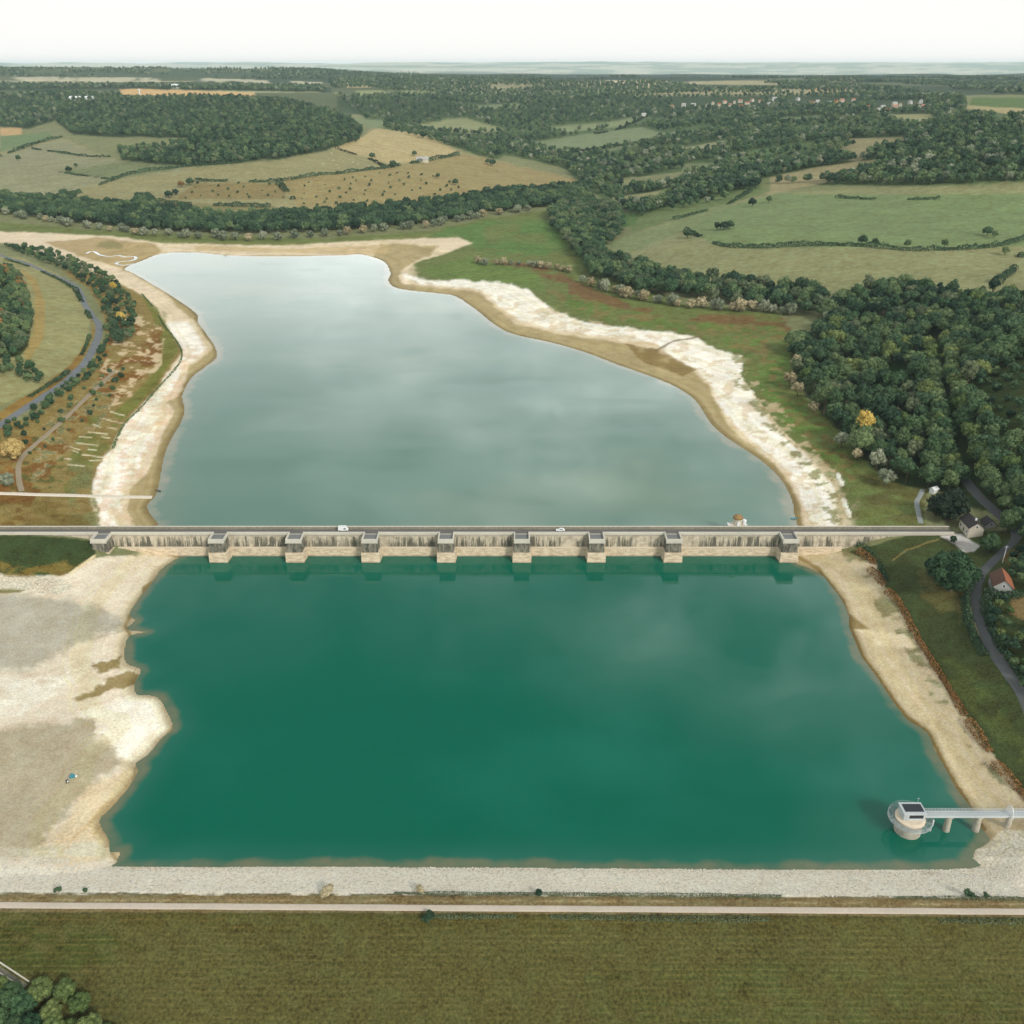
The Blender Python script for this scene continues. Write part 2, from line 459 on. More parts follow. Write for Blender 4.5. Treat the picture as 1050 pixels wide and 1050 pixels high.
def paint(poly, c, soft=2., jit=2., op=1., patch=None, det=None, cls=None, line=None, width=None, fine=False):
    P = np.array(poly, float)
    w = (width or 0) + soft + jit * 1.2 + 2
    sel = np.where((PX > P[:, 0].min() - w) & (PX < P[:, 0].max() + w) & (PY > P[:, 1].min() - w) & (PY < P[:, 1].max() + w))[0]
    if not len(sel): return
    x, y = PX[sel] + j1[sel] * jit, PY[sel] + j2[sel] * jit * .7
    d = (line_dist(poly, x, y) - width / 2) if line else inside_dist(poly, x, y)
    m = sstep(soft / 2, -soft / 2, d) * op
    if patch is not None:
        lo, hi = patch
        m = m * sstep(lo, hi, (pn2 if fine else pn)[sel])
    mm = m[:, None]
    C[sel] = C[sel] * (1 - mm) + alb(c) * mm
    if det is not None: DET[sel] = DET[sel] * (1 - mm) + np.array(det) * mm
    if cls is not None: CLS[sel[m > .5]] = cls

GR, SD, FL = (.5, .36, 0), (.22, .16, .1), (.28, .32, 0)
# --- far country
far = Y > 3000
C[far] = alb((92, 100, 72))
m = sstep(.5, .62, fbm(X / 900, Y / 500, 91, 3))[:, None] * (Y > 3000)[:, None]
C[:] = C * (1 - .7 * m) + alb((184, 172, 140)) * .7 * m
m = sstep(.46, .5, fbm(X / 1100 + 50, Y / 700, 97, 4))[:, None] * (Y > 4500)[:, None]
C[:] = C * (1 - m) + alb((58, 74, 52)) * m
paint([(-400,70),(330,70),(340,82),(-400,83)], (70,85,60), 2, 1, .8)
paint([(-400,78),(40,79),(200,80),(330,84),(330,86),(150,84),(-400,82)], (215,205,180), 1, 1, .7, (.42,.55))
paint([(-400,85),(60,85),(150,86),(340,90),(340,95),(100,92),(-400,96)], (62,78,58), 1, 1)
paint([(0,86.5),(60,87),(65,89.5),(0,90)], (200,195,170), 1, .5)
paint([(122,91),(180,90.5),(260,94),(262,98),(180,98.5),(126,97)], (208,172,126), 1, .6)
paint([(122,89.5),(180,89),(320,92),(330,95),(262,95),(180,92)], (170,170,135), 1, .6)
paint([(340,93),(480,92),(700,90),(700,95),(470,98),(345,98)], (150,156,116), 1, .6, .85, (.38,.5), fine=True)
paint([(350,82),(370,82),(380,90),(355,90)], (190,175,140), 1, .6); paint([(620,82),(690,84),(690,90),(640,90)], (200,188,160), 1, .6)
paint([(822,87),(875,84),(876,92),(830,93)], (205,170,128), 1, .6)
paint([(990,117),(997,100),(1330,100),(1330,113),(1035,120)], (95,115,68), 1, .6, det=FL); paint([(985,121),(990,108),(1060,112),(1060,119),(1030,121)], (170,158,120), 1, .8)
paint([(-400,67),(300,68),(440,72),(430,76),(300,74),(-400,74)], (96,104,72), 1, 1, .9, (.38,.5), fine=True)
paint([(430,76),(520,73),(620,71.5),(720,73),(800,77),(830,80),(700,84),(600,82),(480,82)], (48,66,52), 1, .8, .95)
paint([(780,80),(830,76.5),(900,75),(1000,75),(1200,76),(1200,82),(960,80),(880,82)], (52,72,58), 1, .8, .95)
paint([(590,84),(660,82),(720,86),(660,91),(600,90)], (206,190,160), 1, 1, .7)
paint([(960,88),(1200,86),(1200,91),(990,92)], (150,140,100), 1, .8, .8)
paint([(876,92),(900,88),(1000,88),(1060,90),(1200,92),(1200,97),(985,97),(890,96)], (52,68,48), 1, .8, .9)
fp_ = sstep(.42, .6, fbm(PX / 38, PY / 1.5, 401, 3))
m_ = sstep(11200, 12500, Y)[:, None]  # farthest land: haze fade is put into the ground colour
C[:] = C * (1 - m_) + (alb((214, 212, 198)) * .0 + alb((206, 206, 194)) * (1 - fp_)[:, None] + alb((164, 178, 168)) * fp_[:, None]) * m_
# --- forest floor under the woods
WOODS = {
 'hill': [(55,122),(65,106),(130,101),(210,99),(290,103),(350,116),(372,135),(365,148),(290,163),(195,172),(125,165),(122,155),(185,149),(200,142),(110,140),(75,138)],
 'plateau': [(-60,101),(55,95),(118,97),(130,101),(65,108),(55,124),(30,132),(-60,126)],
 'valley': [(345,100),(420,96),(560,98),(700,98),(800,97),(880,96),(985,100),(992,112),(1060,120),(1060,185),(980,190),(900,190),(860,190),(800,188),(740,200),(650,222),(612,200),(598,189),(578,172),(550,165),(517,159),(505,166),(473,153),(440,145),(400,134),(385,129),(365,114)],
 'copses': [(335,79),(450,77),(700,78),(1060,78),(1060,97),(985,97),(700,97),(345,99)],
 'ridge': [(-60,69.5),(300,70),(430,74),(430,79),(330,82),(-60,79)],
 'fargrove': [(-60,86),(330,88),(335,95),(120,91),(-60,94)],
}
for k in ('plateau', 'valley', 'fargrove', 'hill'): paint(WOODS[k], (88,104,70) if k == 'valley' else (60,74,50), 2, 1.5, det=GR)
paint([(345,100),(560,98),(800,97),(985,100),(985,118),(800,118),(560,122),(345,118)], (60,76,52), 3, 3, .9, det=GR)
# --- fields of the left hill
LEFTHILL = [(-60,135),(60,140),(120,165),(200,172),(290,163),(365,148),(380,132),(440,138),(475,156),(600,186),(560,200),(430,213),(300,222),(160,214),(-60,205)]
paint(LEFTHILL, (146,140,106), 3, 2, det=FL)
paint([(340,152),(372,140),(385,132),(430,136),(470,156),(440,164),(400,168)], (178,162,124), 2, 1, det=FL)
paint([(285,184),(395,172),(475,158),(520,168),(598,186),(560,196),(430,212),(310,220),(300,203)], (150,136,98), 2, 1, det=FL)
paint([(0,160),(60,143),(120,165),(200,175),(130,180),(60,200),(0,198)], (142,140,112), 2, 1, det=FL)
paint([(60,176),(130,165),(190,172),(120,184)], (118,124,92), 2, 1, det=FL)
paint([(0,131),(22,131),(22,139),(0,139)], (190,160,120), 1, .6); paint([(0,140),(50,135),(55,142),(20,150),(0,156)], (112,128,92), 1, 1, det=FL)
paint([(165,207),(280,212),(285,219),(170,216)], (130,124,88), 1, 1, det=FL); paint([(200,188),(288,188),(295,204),(180,204)], (136,122,86), 1, 1, det=FL)
paint([(60,176),(117,184)], (70,75,50), 1, .6, .8, line=True, width=1.2)
# --- fields in the valley
for poly, c in [([(427,128),(473,120),(520,133),(490,137),(440,134)], (142,144,108)), ([(357,120),(400,125),(392,132),(362,128)], (122,132,100)),
   ([(543,147),(583,140),(660,130),(683,137),(670,146),(617,157),(570,157)], (124,134,102)), ([(563,130),(627,125),(657,118),(640,129),(583,136)], (130,138,104)),
   ([(700,152),(753,142),(750,147),(720,157),(700,159)], (150,148,118)), ([(837,160),(873,142),(930,140),(927,150),(900,154),(880,166)], (148,140,108)),
   ([(775,185),(833,172),(900,163),(902,173),(860,184),(787,200)], (152,142,110)), ([(900,117),(953,117),(967,127),(930,130)], (150,148,112)),
   ([(637,183),(700,176),(702,190),(640,194)], (132,132,100)), ([(627,203),(667,197),(705,189),(690,200),(643,214)], (150,146,112)),
   ([(637,220),(655,220),(652,230),(637,234)], (78,112,64)), ([(700,168),(735,168),(725,177),(700,178)], (120,126,94)), ([(745,160),(800,150),(800,158),(760,168)], (96,120,80)),
   ([(800,121),(840,118),(850,123),(810,128)], (110,124,92)), ([(480,108),(530,106),(540,110),(490,112)], (120,130,100))]:
    paint(poly, c, 1.5, 1, det=FL)
# --- fields right of the upper lake
paint([(620,250),(700,223),(790,198),(900,192),(1330,190),(1330,310),(990,300),(930,292),(880,297),(840,306),(760,291),(690,284),(640,270),(614,262)], (140,140,104), 2, 1.5, det=FL)
paint([(703,237),(745,212),(800,198),(900,200),(1330,196),(1330,244),(1020,253),(983,256),(887,253),(767,254),(733,250)], (120,134,94), 1.5, 1, det=FL)
paint([(620,250),(700,224),(760,204),(705,235),(680,245),(640,262)], (128,136,98), 1.5, 1, det=FL)
paint([(700,178),(790,170),(790,196),(700,222),(650,238),(640,225)], (100,118,76), 2, 1.5, .7, det=FL)
# --- green and brown flats round the upper lake
paint([(-60,222),(150,240),(330,245),(440,237),(500,224),(560,215),(600,262),(640,285),(700,312),(800,322),(815,350),(812,392),(860,440),(905,490),(945,500),(950,541),(840,541),(780,440),(730,365),(680,345),(560,320),(520,292),(430,300),(400,270),(330,265),(160,262),(60,245),(-60,240)], (108,116,70), 3, 2, det=GR)
paint([(440,240),(500,226),(560,225),(590,258),(560,262),(500,262),(480,250)], (92,120,66), 3, 3, .85, (.3,.55), det=GR)
paint([(485,266),(560,272),(600,292),(650,315),(720,322),(810,326),(812,345),(760,345),(680,335),(600,312),(560,285)], (118,88,62), 3, 3, .85, (.38,.52), det=GR)
paint([(545,290),(620,312),(700,330),(800,335),(812,350),(810,392),(860,450),(890,500),(870,500),(800,430),(770,385),(740,350),(680,338),(600,325)], (98,120,62), 3, 3, .85, (.36,.54), det=GR)
paint([(545,290),(620,312),(700,330),(800,335),(812,350),(810,392),(860,450),(890,500),(870,500),(800,430),(770,385),(740,350),(680,338),(600,325)], (126,112,74), 3, 3, .8, (.52,.62), det=GR, fine=True)
paint([(430,277),(483,263),(550,280),(560,300),(520,290),(450,286)], (104,122,68), 2, 2, .9, det=GR)
paint([(845,470),(905,490),(950,500),(948,541),(880,541),(862,500)], (96,92,58), 3, 4, .8, (.35,.6), det=GR)
paint([(60,240),(160,246),(330,250),(440,240),(440,246),(330,254),(160,252),(60,246)], (124,128,80), 2, 2, .7, det=GR)
# --- bare rim round both lakes, by distance from the water
SHU = inside_dist(polyU, X, Y); SHD = inside_dist(polyD, X, Y)
for sh_, ok_, wd_m in ((SHU, (Y > 382) & (Y < 1400), 26), (SHD, (Y < 382) & (Y > 180), 16)):
    q_ = np.where(ok_ & (sh_ < wd_m + 8))[0]
    m = sstep(wd_m + 5, wd_m - 5, sh_[q_] + j1[q_] * 5)[:, None]
    C[q_] = C[q_] * (1 - m) + alb((222,204,176)) * m; DET[q_] = DET[q_] * (1 - m) + np.array(SD) * m
    CLS[q_[m[:, 0] > .5]] = 1
# --- sand and mud of the upper lake
sand = (226,208,182); white = (250,243,232); mud = (170,153,114)
paint([(-60,236),(60,239),(130,244),(160,249),(290,252),(350,248),(400,246),(470,243),(485,250),(462,258),(424,270),(410,280),(425,290),(520,291),(545,300),(565,318),(600,331),(640,338),(710,344),(736,360),(762,366),(758,382),(770,401),(800,439),(846,486),(858,508),(862,541),
       (800,545),(700,500),(400,400),(300,300),(160,300),(200,450),(150,545),(106,541),(91,516),(97,501),(100,479),(114,461),(126,436),(143,419),(160,399),(183,373),(187,359),(177,344),(163,324),(149,304),(126,293),(100,281),(57,267),(17,250),(-60,243)], sand, 2, 1.5, det=SD, cls=1)
paint([(425,283),(450,287),(519,290),(541,297),(564,317),(593,329),(633,336),(707,343),(736,360),(762,366),(758,382),(780,420),(814,461),(846,486),(858,508),(861,541),(835,541),(811,485),(767,447),(745,425),(724,388),(673,353),(621,345),(564,337),(527,325),(493,297),(440,293),(415,285),(412,280)], white, 3, 4, det=SD)
paint([(183,373),(187,359),(177,344),(168,330),(190,330),(206,345),(212,358),(190,373),(182,390),(165,413),(160,440),(150,467),(140,490),(125,505),(120,541),(106,541),(95,512),(100,479),(114,461),(126,436),(160,399)], white, 5, 5, .9, det=SD)
paint([(100,420),(190,350),(215,360),(170,440),(150,541),(95,541)], (226,196,168), 4, 5, .6, (.5,.62), det=SD, fine=True)
paint([(430,285),(640,335),(760,370),(860,490),(860,541),(830,541),(760,450),(700,380),(560,340),(430,295)], (214,192,160), 3, 4, .6, (.52,.62), det=SD, fine=True)
paint([(745,362),(765,366),(762,384),(784,420),(818,461),(850,486),(862,508),(864,541),(850,541),(840,500),(800,455),(768,415),(752,385)], (130,132,92), 3, 5, .75, (.5,.62), det=GR, fine=True)
# wet mud along the water line
paint([(127,275),(166,295),(183,315),(197,328),(206,335),(219,356),(212,363),(197,373),(189,390),(187,399),(172,413),(180,421),(171,439),(160,467),(151,487),(134,501),(129,521),(140,541),(175,541),(175,500),(200,430),(200,400),(235,365),(215,325),(150,275)], mud, 3, 3, .9, det=SD)
paint([(390,250),(450,252),(440,262),(420,270),(408,282),(412,290),(450,296),(493,300),(504,311),(527,331),(564,341),(621,349),(650,354),(673,360),(707,377),(724,394),(736,413),(745,435),(767,454),(795,476),(811,498),(821,517),(824,541),(790,541),(700,430),(500,345),(440,310),(390,300),(380,265)], mud, 3, 2.5, .9, det=SD)
paint([(640,352),(680,360),(715,380),(700,385),(660,372)], (130,108,66), 2, 2, .8, (.35,.55))
paint([(45,248),(100,244),(155,250),(168,258),(147,268),(128,276),(100,268),(70,258)], (176,154,114), 2, 2, .9, det=SD)
paint([(60,246),(110,246),(140,253),(120,256),(80,252)], (140,132,90), 2, 2, .8, (.4,.6))
paint([(200,252),(300,255),(360,252),(400,251),(395,262),(300,259),(200,257)], (196,172,132), 2, 1, .7, det=SD)
paint([(673,360),(690,350),(720,345)], (120,100,70), 1.5, 2, .8, line=True, width=2)
# --- between road and shore on the left
paint([(-60,440),(30,430),(75,395),(108,350),(105,320),(90,295),(60,277),(100,281),(149,304),(177,344),(187,359),(160,399),(126,436),(100,479),(92,512),(100,541),(-60,541)], (140,122,78), 3, 2, det=GR)
paint([(145,300),(160,315),(176,345),(182,360),(160,395),(126,430),(115,425),(150,393),(168,362),(160,335)], (112,114,58), 2, 2, .9, det=GR)
paint([(120,330),(165,335),(165,370),(140,395),(110,420),(60,470),(20,541),(-60,541),(-60,470),(60,440),(100,390)], (122,88,48), 2, 3, .95, (.47,.56), det=GR)
paint([(110,345),(165,335),(165,370),(140,395),(110,420),(60,470),(20,500),(-60,541),(-60,470),(60,440),(100,390)], (138,98,56), 2, 3, .9, (.52,.6), det=GR, fine=True)
paint([(130,310),(168,340),(165,375),(140,400),(110,425),(90,450),(60,470),(30,500),(40,440),(100,390)], (206,186,152), 2, 3, .95, (.53,.62), det=SD, fine=True)
paint([(40,440),(100,390),(130,375),(110,425),(80,470),(60,500),(10,505),(20,470)], (84,92,50), 2, 3, .8, (.55,.64), det=GR, fine=True)
paint([(100,400),(125,425),(112,455),(95,480),(88,510),(65,510),(70,470),(85,440)], (108,112,60), 3, 3, .8, (.38,.55), det=GR)
paint([(70,470),(96,480),(98,515),(104,541),(70,541)], (122,122,84), 3, 3, .8, (.35,.55), det=GR)
paint([(0,515),(80,515),(95,541),(0,541)], (112,96,52), 3, 3, .7, (.4,.6), det=GR)
STRIPES = [((113,422),(128,426)),((105,429),(126,434)),((95,435),(103,438)),((110,438),(120,440)),((90,443),(110,445)),((82,448),(94,449)),((104,448),(113,449)),((78,454),(101,457)),((72,458),(82,461)),((84,466),(106,469)),((91,461),(99,462)),((69,476),(86,478)),((92,472),(107,472)),((66,470),(72,471)),((74,462),(80,464))]
for a, b in STRIPES: paint([a, b], (232,218,190), 1, .8, .9, line=True, width=.9)
# left field and its margins
paint([(-60,262),(20,264),(60,281),(78,297),(92,325),(90,350),(72,375),(40,398),(-60,445)], (150,146,106), 2, 1, det=FL)
paint([(20,275),(36,300),(34,340),(24,365),(28,372),(45,345),(46,310),(36,285)], (166,142,92), 2, 1.5, .8, det=FL)
paint([(40,398),(72,375),(95,340),(92,325),(98,340),(82,376),(45,406),(0,440),(-30,455),(-30,440)], (140,110,60), 2, 1.5, .9, det=GR)
paint([(-60,270),(15,277),(28,295),(34,325),(29,356),(20,366),(-60,372)], (70,76,42), 2, 2, det=GR)
# --- below the dam, left
paint([(-90,585),(60,590),(97,572),(120,570),(200,569),(165,590),(140,640),(190,740),(140,790),(100,850),(130,892),(-90,900)], (228,214,193), 2, 2, det=SD, cls=1)
grey = (178,170,150)
paint([(-90,606),(35,611),(100,622),(127,635),(120,648),(92,655),(62,668),(40,683),(-90,694)], (182,175,158), 12, 9, .92, det=SD)
paint([(-90,752),(60,742),(95,735),(110,748),(100,757),(118,768),(125,782),(100,800),(62,838),(30,878),(-90,892)], (182,170,146), 12, 9, .92, det=SD)
paint([(-90,700),(60,692),(100,680),(60,715),(20,735),(-90,745)], (245,236,219), 5, 5, .8, (.35,.55), det=SD)
paint([(70,735),(130,712),(165,718),(172,745),(140,780),(122,776),(112,757),(96,750),(100,738)], (247,239,224), 4, 4, .9, det=SD)
paint([(60,850),(90,805),(140,788),(120,826),(106,845),(112,880),(60,890)], (222,202,168), 6, 6, .8, det=SD)
paint([(-90,890),(-90,855),(30,870),(100,860),(120,890)], (206,198,178), 6, 6, .8, (.35,.6), det=SD)
for px0 in range(0, 12):
    a = (62 + px0 * 4 + rng.uniform(-2, 2), 868 - px0 * 2 + rng.uniform(-12, 8)); b = (a[0] + 30, a[1] - 34)
    paint([a, b], ((196,164,120), (240,222,190))[px0 % 2], 2, 1.5, .5, line=True, width=1.5)
paint([(95,680),(128,672),(124,684),(102,692)], (150,132,92), 3, 6, det=SD); paint([(75,716),(110,698),(138,686),(144,690),(138,704),(112,708),(85,718)], (148,130,90), 3, 6, .95, (.25,.42), det=SD)
paint([(175,566),(200,569),(182,580),(166,592),(150,605)], (170,148,104), 2, 1.5, .9, line=True, width=9)
paint([(150,605),(136,628),(128,640),(134,652)], (160,140,98), 2, 2, .8, line=True, width=4)
paint([(178,745),(166,760),(152,776),(141,785),(134,808),(118,828),(105,840),(113,862),(116,876),(124,888)], (166,148,112), 2, 2, .75, line=True, width=4)
paint([(-90,586),(20,587),(62,592),(75,600),(60,610),(20,604),(-90,606)], (214,204,184), 2, 3, .9, det=(.5,.15,.3))
paint([(-90,600),(25,604),(20,608),(-90,609)], (120,110,66), 2, 2, .9, det=GR)
paint([(-90,546),(60,550),(97,555),(98,569),(70,588),(45,590),(-90,586)], (62,74,44), 2, 2, det=GR)
paint([(-90,575),(40,578),(90,570),(66,590),(45,592),(-90,588)], (128,108,60), 3, 3, .8, (.35,.5), det=GR)
paint([(97,570),(72,588)], (224,206,170), 1, .5, line=True, width=3)
paint([(80,590),(100,572),(106,576),(92,586)], (120,124,84), 2, 3, .8, (.4,.5))
# --- below the dam, right
paint([(815,570),(870,566),(896,577),(914,609),(934,642),(960,688),(990,735),(1014,769),(1048,812),(1330,900),(1330,925),(990,900),(950,800),(860,640)], (200,184,156), 2, 2, det=SD, cls=1)
paint([(843,585),(870,575),(890,580),(900,590),(885,605),(930,690),(975,770),(1010,830),(990,815),(950,740),(900,680),(880,650),(868,612)], (214,197,168), 5, 4, .8, det=SD)
paint([(820,572),(838,582),(852,600),(864,616),(872,640),(876,652),(884,672),(898,691),(916,718),(930,736),(951,750),(970,787),(989,818),(1008,850)], (146,124,80), 2, 1.5, .9, line=True, width=4)
paint([(872,630),(892,645),(870,645)], (150,130,90), 2, 1, .9)
paint([(878,645),(930,652),(940,665),(900,662)], (232,216,186), 3, 2, .8, det=SD)
for poly in ([(886,590),(903,592),(908,604),(895,603)], [(860,562),(885,568),(890,578),(868,574)], [(895,610),(915,612),(935,645),(955,690),(975,725),(960,722),(930,668),(905,632)], [(985,745),(1010,775),(1040,815),(1020,800),(990,762)]):
    paint(poly, (124,122,88), 3, 4, .8, (.42,.56), det=GR)
paint([(870,566),(930,549),(985,545),(1330,540),(1330,900),(1048,812),(1014,769),(990,735),(960,688),(934,642),(914,609),(904,598),(896,577)], (70,78,48), 2, 2, det=GR)
paint([(940,585),(970,580),(990,600),(985,640),(960,625),(945,610)], (104,98,62), 5, 4, .8, (.35,.55), det=GR)
paint([(950,680),(975,672),(1000,690),(1050,760),(1050,790),(1010,745)], (84,92,52), 5, 4, .8, (.38,.6), det=GR)
paint([(915,575),(930,564),(962,553)], (140,126,84), 1, 1, .8, line=True, width=1.6)
paint([(883,605),(905,598)], (222,204,172), 2, 1, 1, line=True, width=6); paint([(860,582),(898,580)], (214,198,170), 2, 1, 1, line=True, width=6)
paint([(1035,615),(1050,608),(1330,620),(1330,640),(1060,640),(1035,630)], (140,118,84), 2, 2, .9, det=GR)
paint([(1020,570),(1045,560),(1060,575),(1050,590)], (120,100,64), 2, 2, .6, det=GR)
paint([(962,546),(985,547),(1004,560),(1000,566),(988,567),(978,557),(966,551)], (206,200,194), 1, 1, 1, det=SD)
paint([(993,605),(994,630),(1003,652),(1010,652),(1000,628),(999,605)], (160,144,110), 1.5, 1, .9)
# --- woods on the right
WOODS['right'] = [(812,356),(814,388),(830,408),(842,425),(862,442),(880,468),(905,487),(925,498),(955,502),(985,512),(1004,524),(1330,548),(1330,300),(1000,306),(930,292),(880,300),(842,318),(850,336)]
paint(WOODS['right'], (56,66,42), 4, 3, det=GR)
paint([(905,372),(940,378),(935,398),(905,396)], (52,72,40), 3, 2, det=GR)
paint([(985,395),(1030,370),(1330,360),(1330,520),(1050,480),(1000,440)], (66,76,46), 5, 4, .9, det=GR)
paint([(859,487),(863,497)], (232,226,214), 1, 2, 1, line=True, width=4)
paint([(866,512),(869,520),(872,529)], (232,226,214), 1, 2.5, 1, line=True, width=5)
# --- the near embankment
paint([(-300,884),(125,890),(400,889),(700,891),(880,893),(997,889),(1000,872),(1012,864),(1030,850),(1330,880),(1330,927),(-300,918)], (228,219,200), 2, 1.5, det=(.35,.12,.25), cls=1)
paint([(-300,914.5),(525,916.5),(1250,921.5),(1250,923),(525,919),(-300,917.5)], (84,78,50), 2, 2, .9, (.3,.5), det=GR)
paint([(-300,916.5),(525,918.5),(1300,923),(1300,945),(525,938),(-300,935)], (126,112,82), 1.5, 1, det=GR)
paint([(-300,921),(525,923),(1300,928),(1300,930),(525,925),(-300,923)], (168,152,120), 1.5, 2, .6, (.4,.6), det=GR)
paint([(-300,934),(525,937),(1300,942),(1300,1700),(-300,1700)], (85,83,49), 2, 1, det=(.62,.2,0))
paint([(-300,934),(525,937),(1300,942),(1300,962),(525,956),(-300,956)], (78,72,38), 6, 4, .6, (.35,.6), det=(.6,.4,0))
paint([(-300,940),(90,948),(160,975),(60,1000),(-300,990)], (66,72,36), 8, 6, .8, (.35,.55), det=(.6,.4,0))
paint([(600,1000),(800,985),(1050,1010),(1050,1060),(600,1060)], (78,82,46), 20, 8, .7, (.4,.6), det=(.6,.4,0))
for i in range(34):
    yy = 946 + i * 3.3 + rng.uniform(-1, 1)
    paint([(-300, yy - 4), (525, yy), (1300, yy + 5)], ((112,101,63), (70,68,38))[i % 2], 1.2, .8, .5, (.4,.56), line=True, width=1.1)
# contour bands left by the falling water
for sh_, ok_ in ((SHU, (Y > 382) & (Y < 1400)), (SHD, (Y < 382) & (Y > 195))):
    q_ = np.where(ok_ & (CLS == 1) & (sh_ > 0) & (sh_ < (90 if sh_ is SHU else 160)))[0]
    s_ = sh_[q_] + 3 * (fbm(X[q_] / 30, Y[q_] / 30, 301, 3) - .5)
    b_ = vnoise(s_ / 2.2, X[q_] / 70 + Y[q_] / 90, 311) * .6 + vnoise(s_ / .9, X[q_] / 40 + Y[q_] / 60, 313) * .4 - .5
    b_ = b_ * (1 if sh_ is SHU else sstep(22, 6, sh_[q_]) * .8)
    bl = (fbm(X[q_] / 9, Y[q_] / 14, 321, 4) - .5) * (1 if sh_ is SHU else .55) + (fbm(X[q_] / 2.2, Y[q_] / 2.6, 331, 3) - .5) * (.0 if sh_ is SHU else .35)
    C[q_] *= (1 + .3 * b_ + .38 * bl)[:, None] * (1 + np.array([[0, .0, -.10]]) * (b_[:, None] < 0))
# wet rim where the sand meets the water
for poly, lev, lo in ((polyD, 0, True), (polyU, ZU, False)):
    sel = np.where(((Y < 382) == lo) & (Y > 160) & (Y < 1400) & (np.abs(X) < 600))[0]
    s = inside_dist(poly, X[sel], Y[sel])
    k = sstep(3.5 if lo else 5, .3, s) * .4
    k = np.where(Y[sel] < 200, k * .4, k)
    C[sel] *= (1 - k * np.array([[1.0], [1.07], [1.22]])).T.clip(.3, 1)
C *= (.92 + .16 * wn)[:, None]

gm, t, p = mat('ground_cover')
at = t.new('ShaderNodeAttribute', attribute_name='albedo').outputs['Color']
dt = t.new('ShaderNodeAttribute', attribute_name='detail').outputs['Color']
sep = t.new('ShaderNodeSeparateColor'); t.to(dt, sep.inputs[0])
pos = t.new('ShaderNodeNewGeometry').outputs['Position']
n1 = t.noise(1.3, pos, 5, .7); n2 = t.noise(.16, pos, 4, .6, .4); n3 = t.noise(.028, t.mapping(pos, (1, 1.6, 1)), 3)
f1 = t.math('MULTIPLY', t.math('MULTIPLY', t.math('SUBTRACT', n1, .5), 5.0), sep.outputs[0])
f2 = t.math('MULTIPLY', t.math('MULTIPLY', t.math('SUBTRACT', n2, .5), 3.6), sep.outputs[1])
f3 = t.math('MULTIPLY', t.math('MULTIPLY', t.math('SUBTRACT', n3, .5), 1.6), sep.outputs[1])
f = t.math('MAXIMUM', t.math('ADD', t.math('ADD', t.math('ADD', f1, f2), f3), 1), .25)
vor = t.new('ShaderNodeTexVoronoi', feature='F1'); vor.inputs['Scale'].default_value = 1.1; t.to(pos, vor.inputs['Vector'])
st = t.math('MULTIPLY', t.ramp(vor.outputs['Distance'], .5, .8), t.math('MULTIPLY', sep.outputs[2], .8))
f = t.math('MULTIPLY', f, t.math('SUBTRACT', 1, st))
warm = t.mix(t.ramp(n2, .35, .65), (1.08, 1.0, .86), (.93, 1.02, 1.0))
warm = t.mix(t.math('MULTIPLY', sep.outputs[1], 2.5, clamp=True), (1, 1, 1), warm)
t.to(t.scale(t.mix(1.0, at, warm, 'MULTIPLY'), f), p.inputs['Base Color'])
p.inputs['Roughness'].default_value = .95; p.inputs['Specular IOR Level'].default_value = .1
bp = t.new('ShaderNodeBump'); bp.inputs['Strength'].default_value = .35; bp.inputs['Distance'].default_value = .35
t.to(n1, bp.inputs['Height']); t.to(bp.outputs[0], p.inputs['Normal'])

V = np.stack([X, Y, Z], 1)
idx = np.arange(NC * NR).reshape(NR, NC)
quads = np.stack([idx[:-1, :-1], idx[:-1, 1:], idx[1:, 1:], idx[1:, :-1]], -1).reshape(-1, 4)
# smooth normals of the whole relief, so that the pieces meet without a seam
P3 = V.reshape(NR, NC, 3)
du = np.gradient(P3, axis=1); dv = np.gradient(P3, axis=0)
NRM = np.cross(du, dv).reshape(-1, 3); NRM /= np.linalg.norm(NRM, axis=1, keepdims=True) + 1e-12
NRM[NRM[:, 2] < 0] *= -1
qc = CLS[quads].max(1)
qy = Y[quads].mean(1)
piece = np.where(qc == 1, 1, np.where(qy > 1150, 2, np.where(qy < 181, 3, 0)))
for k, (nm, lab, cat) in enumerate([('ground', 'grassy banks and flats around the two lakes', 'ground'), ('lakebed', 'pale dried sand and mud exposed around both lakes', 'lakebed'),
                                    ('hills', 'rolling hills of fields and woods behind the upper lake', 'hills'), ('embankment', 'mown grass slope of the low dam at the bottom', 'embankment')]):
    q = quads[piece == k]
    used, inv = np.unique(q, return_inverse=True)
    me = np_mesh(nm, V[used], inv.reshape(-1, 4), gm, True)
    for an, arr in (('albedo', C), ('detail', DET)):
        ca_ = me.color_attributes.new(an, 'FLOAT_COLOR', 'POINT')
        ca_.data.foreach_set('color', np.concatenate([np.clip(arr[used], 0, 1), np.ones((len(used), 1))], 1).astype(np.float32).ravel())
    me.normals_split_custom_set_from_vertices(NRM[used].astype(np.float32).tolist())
    tag(link(bpy.data.objects.new(nm, me)), lab, cat, kind='structure')

